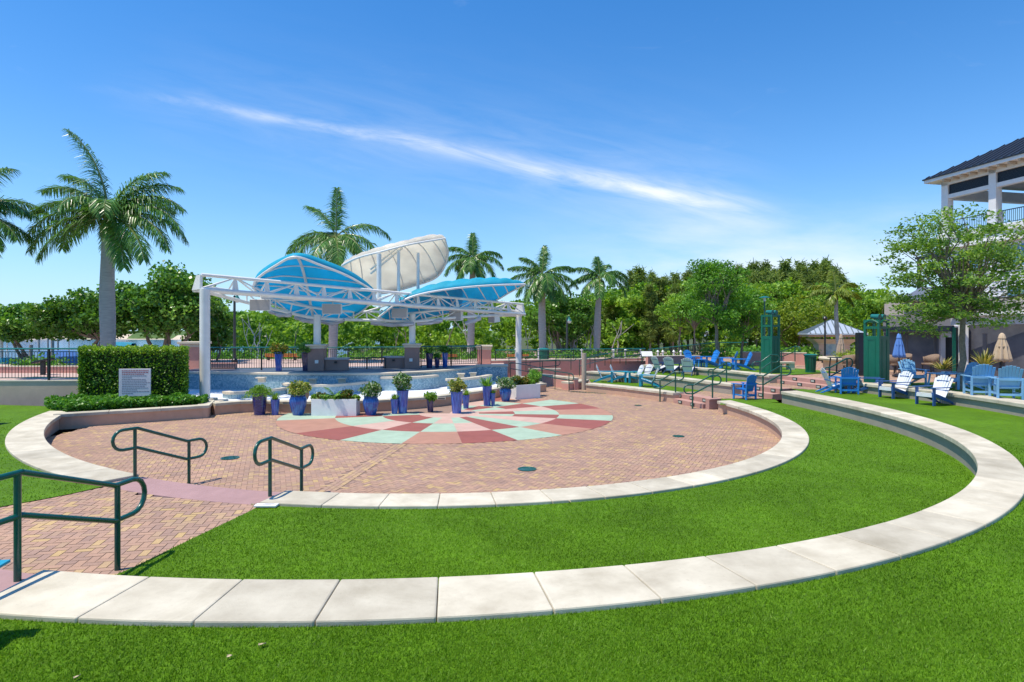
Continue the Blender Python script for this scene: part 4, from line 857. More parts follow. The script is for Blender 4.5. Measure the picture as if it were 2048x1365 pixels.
def make_tree(name, label, cat, h, tr, crown, ncl, per, leaf, lm, seed, clr=(.5, .4), loc=(0, 0, 0), group=None, multi=1, aspect=.5, barkm=None, lean=0, fork=.62, flat=0.0, sq=.75):
    """crown: (cz, rx, ry, rz) ellipsoid; trunk to 'h'; limbs reach every clump"""
    r = np.random.default_rng(seed); rr = random.Random(seed); t0 = thing(name, label, cat, loc, group=group); cz, rx, ry, rz = crown; cen = []; rad_ = []
    for k in range(ncl):
        d = r.normal(size=3); d /= np.linalg.norm(d); q = r.random() ** .4; s = clr[0] + clr[1] * r.random()
        c = np.array([d[0] * rx * q, d[1] * ry * q, cz + d[2] * rz * q]); cen.append(c); rad_.append((s * 1.15, s * 1.15, s * sq))
    C, t = clump(cen, rad_, per, r); mb = MB(); tops = []
    for m_ in range(multi):
        b = Vector((rr.uniform(-.3, .3) * (multi > 1), rr.uniform(-.3, .3) * (multi > 1), 0)); top = Vector((rr.uniform(-.15, .15) + lean + (rr.uniform(-1, 1) * rx * .45 if multi > 1 else 0), rr.uniform(-.1, .1), h * fork + cz * (1 - fork) * .0))
        pts = limb(mb, b - Vector((0, 0, .1)), top, tr, tr * .62, .05 if multi == 1 else .12, 5, seed + m_); tops.append(top)
    for k, c in enumerate(cen):
        if k % 2 and ncl > 26: continue
        tp = min(tops, key=lambda q: (q - Vector(c)).length); limb(mb, tp - Vector((0, 0, .05)), c, tr * .42, tr * .06, .18, 4, seed * 7 + k)
    mk('trunk', mb, barkm or bark, t0, smooth=True)
    raw('crown', leaf_quads(C, leaf, aspect=aspect, r=r, flat=flat), 4, lm, t0, rnd=rnd_of(t, r)); return t0
# --- palms
def frond(V, RN, MBr, o, az, el, L, droop, seed, lw=.055, ll=.85, n=44, twist=0.0, tip=1.0):
    r = np.random.default_rng(seed); k = 16; P = [np.array(o, float)]; a = el; h = np.array([math.cos(az), math.sin(az), 0]); T = []
    for i in range(k):
        t = i / k; e = el - droop * t ** 1.25; d = h * math.cos(e) + np.array([0, 0, math.sin(e)]); T.append(d); P.append(P[-1] + d * L / k)
    P = np.array(P); MBr.tube([Vector(p) for p in P], [.05 * (1 - .85 * i / k) + .006 for i in range(k + 1)], 5)
    side = np.array([-math.sin(az), math.cos(az), 0])
    for i in range(n):
        t = .12 + .88 * i / (n - 1); f = t * k; j = min(int(f), k - 1); p = P[j] + (P[j + 1] - P[j]) * (f - j); d = T[j]; nrm = np.cross(side, d)
        l = ll * (math.sin(math.pi * (.12 + .80 * t)) ** .7) * (.85 + .3 * r.random())
        for s in (-1, 1):
            for row in range(2):
                upk = (.55 if row else -.05) + r.normal(0, .18); v = side * s * (1 + r.normal(0, .1)) + d * (.55 + .5 * t) + nrm * (-upk if 0 else upk); v /= np.linalg.norm(v)
                g = np.array([0, 0, -1.0]); m1 = p + v * l * .5 + g * l * .06; v2 = v + g * (.75 + .3 * r.random()); v2 /= np.linalg.norm(v2); m2 = m1 + v2 * l * .5
                wv = np.cross(v, nrm + r.normal(0, .3, 3)); wv = wv / (np.linalg.norm(wv) + 1e-6) * lw * .5
                V += [p - wv * .6, p + wv * .6, m1 + wv, m1 - wv, m1 - wv, m1 + wv, m2 + wv * .15, m2 - wv * .15]; q = min(1, max(0, r.normal(.42, .22))); RN += [q, q]
def make_palm(label, base, top, r0, r1, fronds, L, seed, lm=None, shaftm=None, shaft_len=1.2, group='royal palms round the plaza', lw=.055, ll=.85, name='palm_tree', bulge=.12, dead=0, nleaf=44):
    """trunk from base to top (top = crown centre); fronds = [(azimuth, elevation, length factor, droop)]"""
    t0 = thing(name, label, 'palm', base, group=group); rr = random.Random(seed); H = top - base; up = H.normalized(); hl = H.length - shaft_len
    pts = [H * (i / 14) * (hl / H.length) + Vector((math.sin(i * .5) * .03, 0, 0)) for i in range(15)]; rad_ = [r0 + (r1 - r0) * (i / 14) ** 1.2 + bulge * r0 * math.exp(-((i / 14 - .5) / .22) ** 2) + (.18 * r0 if i == 0 else 0) for i in range(15)]
    mk('trunk', MB().tube(pts, rad_, 18), palmbark, t0, smooth=True)
    e = pts[-1]; sp = [e + (H - e) * (i / 6) for i in range(7)]; mk('crownshaft', MB().tube(sp, [r1 * x for x in (1.02, 1.12, 1.1, 1.0, .85, .66, .45)], 14), shaftm or shaft, t0, smooth=True)
    for i, (az, el, lf, dr) in enumerate(fronds):
        V, RN, mbr = [], [], MB(); frond(V, RN, mbr, H - up * .12, az, el, L * lf, dr, seed * 31 + i, lw, ll, n=nleaf)
        fo = raw('frond', V, 4, lm or lf_palm, t0, rnd=RN); mk('rachis', mbr, shaftm or shaft, fo)
    return t0
A = lambda d: R(d)
def auto(n, seed, up=2):
    r = random.Random(seed); out = []
    for i in range(n): out.append((A(i * 137.5 + r.uniform(-12, 12)), A(74 - i * (74 + 8) / n + r.uniform(-6, 6)), r.uniform(.88, 1.08), A(85 + 25 * i / n + r.uniform(-10, 15))))
    return out
# azimuth 0 = to the right of the photo, 180 = left, 270 = toward the viewer
D1 = 26.5; PW = .042
make_palm('tall royal palm with a thick pale trunk rising behind the square hedge', Vector((dp(214, 700, D1).x, D1, .9)), dp(217, 428, D1), .285, .26,
          [(A(176), A(84), 1.18, A(48)), (A(172), A(50), 1.02, A(72)), (A(180), A(34), 1.0, A(78)), (A(188), A(20), 1.02, A(90)), (A(196), A(4), .98, A(80)), (A(212), A(-14), .90, A(62)), (A(8), A(58), .95, A(82)), (A(0), A(44), 1.0, A(95)), (A(-6), A(28), 1.04, A(95)), (A(-14), A(8), 1.02, A(82)), (A(-30), A(-10), .98, A(64)), (A(-42), A(-28), .9, A(46)), (A(60), A(50), .9, A(90)), (A(100), A(40), .85, A(90)), (A(140), A(44), .9, A(85)), (A(250), A(48), .7, A(125)), (A(300), A(45), .7, A(125)), (A(120), A(-5), .8, A(70)), (A(4), A(70), .9, A(75)), (A(165), A(66), .92, A(70)), (A(20), A(18), .95, A(85)), (A(160), A(12), .95, A(85))], 3.75, 3, shaft_len=1.1, lw=PW, ll=.85, nleaf=64)
D0 = 25.0
make_palm('royal palm mostly cut off by the left edge, only its right fronds showing', Vector((dp(-88, 700, D0).x, D0, .9)), dp(-88, 428, D0), .29, .26, [(A(8), A(30), 1.0, A(70)), (A(-6), A(12), .98, A(75)), (A(-20), A(2), 1.0, A(70)), (A(15), A(45), .9, A(95)), (A(-45), A(-15), .95, A(65)), (A(30), A(10), .9, A(70))] + auto(8, 11), 3.25, 11, lw=PW, nleaf=60)
D2 = 41
make_palm('royal palm rising behind the blue and white canopies, one upright spear leaf', Vector((dp(664, 720, D2).x, D2, .8)), dp(672, 470, D2), .30, .26, [(A(150), A(62), 1.0, A(55)), (A(172), A(22), 1.05, A(95)), (A(195), A(8), 1.0, A(90)), (A(215), A(-2), .95, A(80)), (A(10), A(42), 1.05, A(100)), (A(-10), A(12), 1.0, A(95)), (A(-35), A(0), .95, A(80)), (A(-80), A(-25), 1.0, A(55)), (A(250), A(-15), .95, A(65)), (A(290), A(-20), .9, A(60)), (A(80), A(20), .9, A(80)), (A(120), A(30), .9, A(90)), (A(85), A(88), .85, A(2))], 3.9, 5, lw=.055, ll=.95, nleaf=56)
D3 = 54
make_palm('royal palm standing between the white canopy and the right blue canopy', Vector((dp(940, 720, D3).x, D3, .7)), dp(946, 516, D3), .32, .26, [(A(95), A(85), .75, A(20)), (A(165), A(55), .9, A(80)), (A(180), A(30), .95, A(95)), (A(205), A(5), 1.0, A(85)), (A(10), A(45), .9, A(95)), (A(-5), A(22), .98, A(95)), (A(-25), A(-5), .9, A(80)), (A(230), A(-20), .85, A(65)), (A(-60), A(-25), .85, A(60)), (A(265), A(10), .9, A(100)), (A(70), A(40), .9, A(90)), (A(130), A(20), .9, A(90))], 3.3, 6, lm=lf_palm, lw=.065, ll=.85, nleaf=54)
D4 = 50
make_palm('fuller royal palm just right of the right white column, fronds hanging low', Vector((dp(1084, 705, D4).x, D4, .8)), dp(1085, 548, D4), .30, .26, [(A(75), A(80), .85, A(22)), (A(155), A(66), .85, A(70)), (A(172), A(35), .95, A(55)), (A(185), A(14), 1.0, A(60)), (A(200), A(-8), .95, A(70)), (A(225), A(-25), .95, A(55)), (A(20), A(38), .98, A(62)), (A(0), A(14), 1.05, A(80)), (A(-12), A(0), 1.0, A(85)), (A(-35), A(-20), 1.0, A(60)), (A(-60), A(-35), .9, A(45)), (A(250), A(-38), .85, A(40)), (A(280), A(10), .9, A(110)), (A(110), A(45), .9, A(80))], 3.2, 7, lw=.062, ll=.85, nleaf=54)
D5 = 52
make_palm('slimmer royal palm rightmost of the row, beside the feathery pines', Vector((dp(1192, 720, D5).x, D5, .8)), dp(1200, 552, D5), .28, .23, [(A(110), A(80), .6, A(15)), (A(60), A(60), .85, A(75)), (A(175), A(45), .95, A(80)), (A(190), A(12), 1.0, A(70)), (A(15), A(38), .95, A(95)), (A(0), A(24), 1.05, A(115)), (A(-10), A(0), 1.0, A(90)), (A(215), A(-15), .85, A(60)), (A(260), A(-30), .8, A(45)), (A(290), A(25), .9, A(110)), (A(140), A(30), .8, A(90))], 3.1, 8, lw=.062, ll=.8, nleaf=54)
D6 = 33
make_palm('small thin-trunked palm with yellowing fronds in front of the kiosk roof', Vector((dp(1678, 724, D6).x, D6, Z3)), dp(1671, 582, D6), .13, .09, [(A(150), A(42), 1.0, A(75)), (A(185), A(25), .95, A(70)), (A(20), A(50), 1.05, A(80)), (A(0), A(18), .9, A(70)), (A(95), A(85), .8, A(20)), (A(215), A(-15), .6, A(60)), (A(-30), A(-10), .7, A(65)), (A(280), A(30), .7, A(90))], 1.65, 9, lm=lf_palmy, shaft_len=.5, lw=.06, ll=.45, group=None, bulge=0)

# --- sea-grape trees at the left, shade trees, oak in front of the building
def pt(px, py, D, z=None): q = dp(px, py, D); return (q.x, q.y, q.z if z is None else z)
make_tree('sea_grape_tree', 'large round-leaved dark green tree between the tall palm and the left white column', 'tree', 3.2, .16, (4.3, 3.6, 2.4, 2.05), 90, 230, .21, lf_dark, 21, (.55, .5), (dp(335, 700, 39).x, 39, .6), multi=4, aspect=.8, fork=.7)
make_tree('sea_grape_tree', 'broad bushy tree left of the tall palm trunk, branches bare above the water', 'tree', 2.6, .13, (3.5, 3.0, 2.2, 1.5), 64, 210, .21, lf_dark, 22, (.5, .45), (dp(168, 700, 38).x, 38, .6), multi=4, aspect=.8, fork=.75)
make_tree('sea_grape_tree', 'lower rounded tree overhanging the water at the far left', 'tree', 2.3, .12, (2.9, 3.0, 2.0, 1.15), 50, 210, .21, lf_dark, 23, (.5, .4), (dp(60, 700, 40).x, 40, .7), multi=3, aspect=.8, fork=.75)
make_tree('sea_grape_tree', 'small dark bushy tree just right of the left white column', 'tree', 2.2, .1, (2.9, 1.6, 1.6, 1.7), 28, 200, .21, lf_dark, 24, (.5, .4), (dp(425, 700, 42).x, 42, .6), multi=2, aspect=.8)
make_tree('dark_shade_tree', 'dense very dark tree between the two right-hand royal palms', 'tree', 2.6, .16, (4.1, 3.1, 2.6, 2.1), 60, 220, .22, lf_dark, 25, (.55, .5), (dp(1128, 700, 56).x, 56, .5), multi=3, aspect=.8)
make_tree('shade_tree', 'tall fine-leaved shade tree growing among the blue chairs', 'tree', 3.0, .13, (4.15, 1.65, 1.7, 2.15), 56, 170, .16, lf_mid, 26, (.4, .35), (dp(1435, 731, 34).x, 34, Z3), aspect=.5, fork=.8)
make_tree('shade_tree', 'slim young tree with a grey trunk behind the railing, left of the tall shade tree', 'tree', 2.6, .09, (3.7, 1.4, 1.3, 1.5), 26, 150, .2, lf_wood, 27, (.4, .35), (dp(1357, 705, 47).x, 47, 1.0), fork=.8)
make_tree('shade_tree', 'slim young tree with a reddish trunk between the railing and the blue chairs', 'tree', 2.6, .08, (3.6, 1.3, 1.3, 1.4), 22, 150, .2, lf_mid, 28, (.4, .35), (dp(1388, 705, 46).x, 46, 1.1), fork=.8)
make_tree('shade_tree', 'dark leafy tree with thin brown trunk left of the open green tower', 'tree', 2.4, .09, (3.4, 1.7, 1.5, 1.7), 40, 170, .18, lf_mid, 29, (.4, .35), (dp(1482, 715, 36).x, 36, Z3), fork=.8)
make_tree('shade_tree', 'yellow-green rounded tree between the open green tower and the kiosk', 'tree', 2.0, .12, (3.0, 3.0, 2.2, 2.1), 46, 170, .22, lf_yel, 30, (.5, .4), (dp(1592, 720, 46).x, 46, .9), multi=3, fork=.8)
make_tree('shade_tree', 'bright green rounded tree behind the kiosk roof', 'tree', 2.4, .12, (3.9, 2.8, 2.2, 2.3), 46, 170, .24, lf_wood, 31, (.5, .4), (dp(1690, 720, 53).x, 53, .9), multi=3, fork=.8)
make_tree('shade_tree', 'green tree between the kiosk and the solid green tower', 'tree', 2.4, .12, (3.4, 2.0, 2.0, 2.2), 36, 170, .24, lf_wood, 32, (.5, .4), (dp(1742, 720, 44).x, 44, .9), multi=2, fork=.8)
make_tree('oak_tree', 'airy oak with straight grey trunk on the upper lawn before the white building', 'tree', 2.55, .12, (3.95, 2.85, 2.4, 2.25), 150, 130, .115, lf_oak, 33, (.32, .34), (dp(1919, 781, 20.2).x, 20.2, Z3), fork=1.0, flat=.4, sq=.45)
# --- feathery pines (casuarinas) above the wood
def make_pine(h, wd, seed):
    r = np.random.default_rng(seed); C = []; T = []; mb = MB(); mb.tube([Vector((0, 0, -.2)), Vector((.1, 0, h * .5)), Vector((0, .1, h))], [.16, .10, .02], 6); nb = 34
    for k in range(nb):
        z = h * (.22 + .80 * k / nb); az = r.random() * 6.28; l = wd * (1.05 - .72 * (k / nb)) * (.6 + .6 * r.random()); p0 = np.array([0, 0, z]); p1 = p0 + np.array([math.cos(az) * l, math.sin(az) * l, l * .8]); mb.tube([Vector(p0), Vector(p0) * .15 + Vector(p1) * .85], [.025, .004], 4)
        n = 110; t = r.random(n) ** .7 * 1.12; q = p0 + (p1 - p0) * t[:, None] + r.normal(0, .12 + .10 * l, (n, 3)); C.append(q); T.append(np.full(n, r.normal(0, .14)))
    C = np.concatenate(C); T = np.concatenate(T); n = len(C); d = r.normal(0, .45, (n, 3)); d[:, 2] = d[:, 2] * .5 + .25 - r.random(n) * .9; d /= np.linalg.norm(d, axis=1)[:, None]; s = .32 + .3 * r.random(n); wv = np.cross(d, r.normal(size=(n, 3))); wv /= np.linalg.norm(wv, axis=1)[:, None]; wv *= .045
    V = np.stack([C - wv, C + wv, C + d * s[:, None] + wv * .4, C + d * s[:, None] - wv * .4], 1).reshape(-1, 3); return mb, V, rnd_of(T, r, .45, .2)
PINE = 'feathery pines rising above the wood'; pl_ = 'tall feathery olive-green pine rising above the wood on the right'
protos = []
for s, (h, wd) in enumerate(((8.5, 1.05), (9.5, .95), (7.5, 1.2))):
    t0 = thing('feathery_pine', pl_, 'tree', (0, 0, 0), group=PINE); mb, V, rn = make_pine(h, wd, 50 + s); mk('trunk', mb, bark, t0); raw('crown', V, 4, lf_pine, t0, rnd=rn); protos.append((t0, h))
spots = [(1440, 540, 78), (1462, 548, 80), (1490, 548, 70), (1536, 545, 70), (1562, 545, 76), (1602, 534, 77), (1628, 552, 72), (1648, 545, 80), (1646, 530, 74), (1270, 560, 68), (1292, 568, 66), (1316, 566, 66), (1340, 570, 66), (1364, 568, 68), (1388, 560, 70), (1420, 552, 76), (1262, 548, 66), (1285, 545, 64), (1306, 552, 70), (1328, 560, 68), (1352, 556, 72), (1376, 548, 70), (1240, 585, 68), (1222, 598, 62), (1400, 545, 74), (1478, 538, 78), (1500, 536, 72), (1528, 534, 74), (1552, 545, 78), (1570, 533, 72), (1588, 548, 76), (1612, 540, 74), (1636, 536, 76), (1655, 535, 72), (1668, 541, 70), (1684, 556, 78), (1512, 550, 66), (1545, 555, 66), (1585, 556, 68), (1620, 558, 66), (1300, 575, 60), (1345, 580, 60), (1712, 590, 74)]
for i, (px, py, D) in enumerate(spots):
    t0, h = protos[i % 3]; c = dp(px, py, D); zb = .5; k = (c.z - zb) / h
    if i < 3: t0.location = (c.x, D, zb); t0.scale = (k, k, k); t0.rotation_euler.z = i
    else: dup(t0, (c.x, D, zb), i * 1.7, scale=(k * random.uniform(.85, 1.15), k * random.uniform(.85, 1.15), k))
# --- the mangrove wood behind, one dense mass
def mass(name, label, prof, D0_, D1_, n, leaf, lm, seed, zb=.5, under=True):
    """prof: [(px, py of the top)]; fills the belt with clumped leaves up to that line"""
    r = np.random.default_rng(seed); xs = np.array([p[0] for p in prof], float); ys = np.array([p[1] for p in prof], float); ncl = int(n / 90)
    px = r.uniform(xs[0], xs[-1], ncl); D = r.uniform(D0_, D1_, ncl); top = CZ - (np.interp(px, xs, ys) - YH) * D / F * 1.0; f = 1 - (r.random(ncl) ** 1.8); f = np.where(r.random(ncl) < .35, r.random(ncl), f)
    z = zb + .3 + (top - zb - .5) * f * (.9 + .14 * r.random(ncl)); X = (px - 1024) * D / F; cen = np.stack([X, D, z], 1); rad_ = [(s * 1.2, s * 1.2, s * .7) for s in r.uniform(.5, 1.05, ncl)]
    C, t = clump(cen, rad_, 90, r, .45); C = C[C[:, 2] > zb]; t = np.resize(t, len(C)); o = raw(name, leaf_quads(C, leaf, aspect=.6, r=r), 4, lm, None, rnd=rnd_of(t, r, .45, .2)); return tag(o, label, 'thicket', kind='stuff')
mass('mangrove_thicket', 'mass of yellow-green mangroves filling the background behind the stage', [(395, 640), (430, 612), (470, 640), (500, 628), (560, 622), (640, 628), (700, 620), (780, 628), (860, 622), (940, 600), (1010, 610), (1060, 600), (1120, 612), (1170, 590), (1230, 590), (1290, 580)], 57, 76, 62000, .38, lf_wood, 61)
mass('mangrove_thicket', 'taller olive wood filling the background on the right under the pines', [(1180, 610), (1240, 575), (1300, 572), (1380, 570), (1440, 566), (1500, 560), (1560, 566), (1620, 570), (1700, 580), (1760, 600), (1840, 600)], 60, 84, 60000, .40, lf_wood, 62)
mass('hedge_row', 'low dark green shrub row along the far side of the promenade', [(380, 708), (700, 708), (1000, 706), (1300, 704), (1500, 700), (1760, 705)], 46, 49, 20000, .22, lf_mid, 63, .5)
mass('shrub_bed', 'bright low ground shrubs just beyond the promenade benches', [(405, 720), (700, 720), (960, 718)], 44.5, 45.8, 5000, .2, lf_cover, 64, .6)
mass('shrub_bed', 'low shrubs and spiky plants at the foot of the trees by the kiosk', [(1490, 702), (1560, 706), (1622, 704)], 39, 43, 6000, .22, lf_mid, 65, 1.0)
# thin bare mangrove stems
mb = MB(); 
for k in range(34):
    px = random.choice([random.uniform(470, 1010), random.uniform(1060, 1240)]); D = random.uniform(55.5, 57); b = dp(px, 706, D); t = dp(px + random.uniform(-26, 26), random.uniform(628, 668), D); mb = MB(); limb(mb, (b.x, b.y, .5), t, random.uniform(.04, .09), .02, .08, 6, k); limb(mb, Vector((b.x, b.y, .5)).lerp(t, .55), t + Vector((random.uniform(-1.2, 1.2), 0, -.2)), .035, .012, .1, 4, k + 90)
    o = mk('mangrove_stem', mb, palmbark if k % 3 else bark, None, b, smooth=True); o.location = b; tag(o, 'thin bare leaning stem standing at the edge of the mangrove thicket', 'stem', 'bare stems at the edge of the thicket')

# ---------------------------------------------------------------- hedge, planter, sign
hb = [(x, y) for x, y in ((-15.55, 21.9), (-11.45, 22.35), (-11.6, 23.75), (-15.7, 23.3))]
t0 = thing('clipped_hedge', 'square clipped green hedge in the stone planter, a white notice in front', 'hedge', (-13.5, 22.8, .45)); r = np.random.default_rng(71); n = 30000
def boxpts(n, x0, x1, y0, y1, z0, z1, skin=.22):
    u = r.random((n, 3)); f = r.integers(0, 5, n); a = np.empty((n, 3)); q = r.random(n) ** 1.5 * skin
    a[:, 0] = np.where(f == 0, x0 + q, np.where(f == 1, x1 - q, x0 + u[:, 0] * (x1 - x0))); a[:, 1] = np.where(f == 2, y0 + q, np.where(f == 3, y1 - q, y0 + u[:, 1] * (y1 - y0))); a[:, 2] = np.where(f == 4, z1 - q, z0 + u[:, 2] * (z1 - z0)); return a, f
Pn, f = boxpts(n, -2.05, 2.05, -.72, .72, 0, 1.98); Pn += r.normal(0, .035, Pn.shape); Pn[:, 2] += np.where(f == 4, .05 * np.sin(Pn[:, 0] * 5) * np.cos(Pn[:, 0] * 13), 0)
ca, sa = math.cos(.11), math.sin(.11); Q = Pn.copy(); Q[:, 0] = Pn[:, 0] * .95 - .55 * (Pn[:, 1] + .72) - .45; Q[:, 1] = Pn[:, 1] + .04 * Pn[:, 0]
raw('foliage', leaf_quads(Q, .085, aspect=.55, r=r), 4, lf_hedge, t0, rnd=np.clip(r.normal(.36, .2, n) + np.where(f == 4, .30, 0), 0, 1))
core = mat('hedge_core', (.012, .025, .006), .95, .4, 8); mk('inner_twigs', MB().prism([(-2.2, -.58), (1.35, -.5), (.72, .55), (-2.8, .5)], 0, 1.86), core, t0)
pcap = [gp(124, 836, .44), gp(436, 813, .44)]
pw = line_wall('tan planter wall with cream cap in front of the square hedge', [(-14.35, 18.75), (-13.9, 18.95), (-12.2, 20.0), (-10.62, 21.05)], .42, .45, 0, stucco, slab=1.6, side=1)
line_wall('short cream-capped return of the hedge planter, beside the left white column', [(-10.62, 21.05), (-11.2, 22.6)], .42, .449, 0, stucco, slab=1.6, side=1)
struct('planter_soil', MB().add([(-14.4, 19.2, .36), (-12.3, 20.4, .36), (-11.1, 21.2, .36), (-11.6, 22.7, .36), (-15.8, 22.4, .36), (-17, 21, .36)], [(0, 1, 2, 3, 4, 5)]), soil)
n = 16000; q = r.random((n * 4, 2)); X = -17 + q[:, 0] * 6.4; Y = 18.6 + q[:, 1] * 4.2; ok = inside(np.stack([X, Y], 1), [(-14.45, 19.45), (-12.45, 20.5), (-11.05, 21.5), (-11.2, 22.2), (-16.2, 21.9), (-16.3, 20.9)]); X, Y = X[ok][:n], Y[ok][:n]
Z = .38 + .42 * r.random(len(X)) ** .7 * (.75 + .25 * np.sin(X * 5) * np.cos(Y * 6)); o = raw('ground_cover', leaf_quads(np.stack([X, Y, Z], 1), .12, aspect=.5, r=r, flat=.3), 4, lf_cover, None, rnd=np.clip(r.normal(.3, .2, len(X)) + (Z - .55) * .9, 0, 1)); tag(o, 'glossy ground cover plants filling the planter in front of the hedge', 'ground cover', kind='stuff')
a, b = dp(240, 793, 21.35), dp(300, 738, 21.35); wd, hh = b.x - a.x, b.z - a.z
t0 = thing('notice_board', 'white notice board with lines of small text, standing before the square hedge', 'sign', ((a.x + b.x) / 2, 21.35, a.z - .1), .12)
mk('panel', MB().box((0, 0, hh / 2 + .1), (wd, .03, hh)), mat('notice_white', (.62, .58, .62), .6, .05, 5), t0, bevel=.012)
for sx in (-1, 1): mk('leg', MB().box((sx * wd * .38, .03, .1), (.05, .04, .5)), white_p, t0)
txt_d = mat('notice_print', (.22, .19, .24), .8, .1, 10); txt_r = mat('notice_red_print', (.38, .12, .13), .8, .1, 10); rr = random.Random(4); mr, md_ = MB(), MB()
for k in range(14):
    y = hh * (.93 - .063 * k) + .1; x = -wd * .40; end = wd * (.42 if k in (0, 1, 7, 10, 12) else rr.choice([-.1, .05, .3, .2])); m = mr if k < 3 else md_
    while x < end: l = rr.uniform(.03, .09); m.box((x + l / 2, -.017, y), (l, .003, hh * (.032 if k < 3 else .022))); x += l + .016
mk('lettering', mr, txt_r, t0); mk('lettering', md_, txt_d, t0)

# ---------------------------------------------------------------- flower pots
def plant(kind, rx, h, seed, parent, z, lm=None):
    r = np.random.default_rng(seed)
    if kind == 'fern':
        n = 1500; az = r.random(n) * 6.283; el = r.uniform(.1, 1.45, n); l = rx * 1.25 * (.35 + .65 * r.random(n)); P = np.stack([np.cos(az) * np.cos(el) * l, np.sin(az) * np.cos(el) * l, np.sin(el) * l * h / rx * .75 - .12 * (l / rx) ** 2 * np.cos(el)], 1); V = leaf_quads(P, .09, aspect=.28, r=r)
    elif kind == 'grass':
        n = 110; V = []
        for k in range(n):
            az = r.random() * 6.283; e = r.uniform(.7, 1.5); l = h * r.uniform(.6, 1.15); b = np.array([math.cos(az), math.sin(az), 0]) * rx * .3 * r.random(); d = np.array([math.cos(az) * math.cos(e), math.sin(az) * math.cos(e), math.sin(e)]); t = np.array([-math.sin(az), math.cos(az), 0]) * .014; V += [b - t, b + t, b + d * l + t * .2 - [0, 0, .06 * l], b + d * l - t * .2 - [0, 0, .06 * l]]
        V = np.array(V)
    elif kind == 'spiky':
        V = []
        for k in range(46):
            az = r.random() * 6.283; e = r.uniform(.35, 1.45); l = h * r.uniform(.65, 1.15); b = np.array([math.cos(az), math.sin(az), 0]) * rx * .15; d = np.array([math.cos(az) * math.cos(e), math.sin(az) * math.cos(e), math.sin(e)]); t = np.array([-math.sin(az), math.cos(az), 0]) * .032; m = b + d * l * .55; q = b + d * l + np.array([math.cos(az), math.sin(az), -1]) * .08 * l; V += [b - t, b + t, m + t, m - t, m - t, m + t, q + t * .15, q - t * .15]
        V = np.array(V)
    elif kind == 'palmlet':
        V = []; RN_ = []
        for k in range(9): 
            mbx = MB(); frond(V, RN_, mbx, (0, 0, .02), k * .7 + r.random(), R(r.uniform(35, 80)), h * r.uniform(.7, 1.1), R(60), seed + k, .03, h * .28, n=12)
        V = np.array(V)
    else:
        n = {'bush': 900, 'ball': 1500, 'tallbush': 1000, 'low': 500}[kind]; ncl = 14; d = r.normal(size=(ncl, 3)); d /= np.linalg.norm(d, axis=1)[:, None]; cen = d * np.array([rx * .6, rx * .6, h * .36]) + np.array([0, 0, h * .5]); s = rx * .48; C, t = clump(cen, [(s, s, s * .8)] * ncl, n // ncl, r); C[:, 2] = np.maximum(C[:, 2], .0); V = leaf_quads(C, .11 if kind != 'ball' else .08, aspect=.5, r=r)
        mbs = MB(); [mbs.tube([Vector((0, 0, -.05)), Vector(c) * .9], [.012, .005], 4) for c in cen[::2]]; st = mk('stems', mbs, bark, parent); st.location.z = z
    o = raw('plant', V, 4, lm, parent); o.location.z = z; return o
def pot(label, x0, x1, ytop, ybase, zb, shape, gl, kind, lm, ph, prx=None, seed=0, D=None, group='glazed pots along the bench wall', sides=0, rot=0):
    c = gp((x0 + x1) / 2, ybase, zb) if D is None else Vector((dp((x0 + x1) / 2, ybase, D).x, D, zb)); Dd = c.y; Wd = (x1 - x0) * Dd / F; h = (ybase - ytop) * Dd / F; c.y += Wd * .35; t0 = thing('flower_pot', label, 'flower pot', c, rot, group); r = Wd / 2
    if shape == 'urn': prof = [(.0, 0), (r * .60, 0), (r * .64, h * .05), (r * .82, h * .3), (r * 1.0, h * .62), (r * .99, h * .78), (r * .82, h * .92), (r * .80, h * .95), (r * .92, h), (r * .80, h), (r * .74, h * .93), (0, h * .90)]
    elif shape == 'round': prof = [(.0, 0), (r * .55, 0), (r * .95, h * .4), (r * 1.0, h * .65), (r * .85, h * .95), (r * .92, h), (r * .8, h), (r * .76, h * .93), (0, h * .9)]
    else: prof = [(.0, 0), (r * .66, 0), (r * .70, h * .03), (r * .97, h * .95), (r * 1.02, h * .96), (r * 1.02, h), (r * .9, h), (r * .88, h * .94), (0, h * .92)]
    n = sides or (48 if shape == 'urn' else 28)
    if shape == 'ribbed':
        prof = [(.0, 0), (r * .72, 0)] + [(r * (.72 + .28 * k / 22) * (1.012 if k % 2 else .985), h * (.02 + .93 * k / 22)) for k in range(23)] + [(r * 1.03, h * .96), (r * 1.03, h), (r * .9, h), (r * .88, h * .94), (0, h * .92)]
    mk('pot', MB().lathe(prof, n, flute=.018 if shape == 'urn' else 0, fn=12), gl, t0, smooth=(n > 8), bevel=.02 if n <= 8 else 0)
    mk('soil', MB().lathe([(0, 0), (r * .86, 0), (r * .86, .01), (0, .01)], 20, (0, 0, h * .925)), soil, t0)
    plant(kind, prx or r * 1.2, ph, 200 + seed, t0, h * .93, lm); return t0
pot('tall ribbed indigo pot with a bright feathery fern, first pot from the left', 500, 530, 787, 831, 0, 'ribbed', gl_ind, 'fern', lf_fern, .42, .5, 1)
pot('small dark blue tapered pot with short grass, beside the fern pot', 539, 557, 800, 831, 0, 'taper', gl_vio, 'grass', lf_fern, .30, .2, 2)
pot('large cobalt urn with a yellow-green variegated bush, left of the white box planter', 575, 609, 791, 832, 0, 'urn', gl_cob, 'bush', lf_var, .5, .42, 3)
pot('grey-brown pot standing on the bench wall behind the variegated bush', 604, 617, 779, 797, .43, 'round', wicker, 'low', lf_var, .3, .22, 4, D=22.9)
pot('large cobalt urn with white flowers, right of the white box planter', 723, 755, 794, 832, 0, 'urn', gl_cob, 'bush', lf_wht, .55, .42, 5)
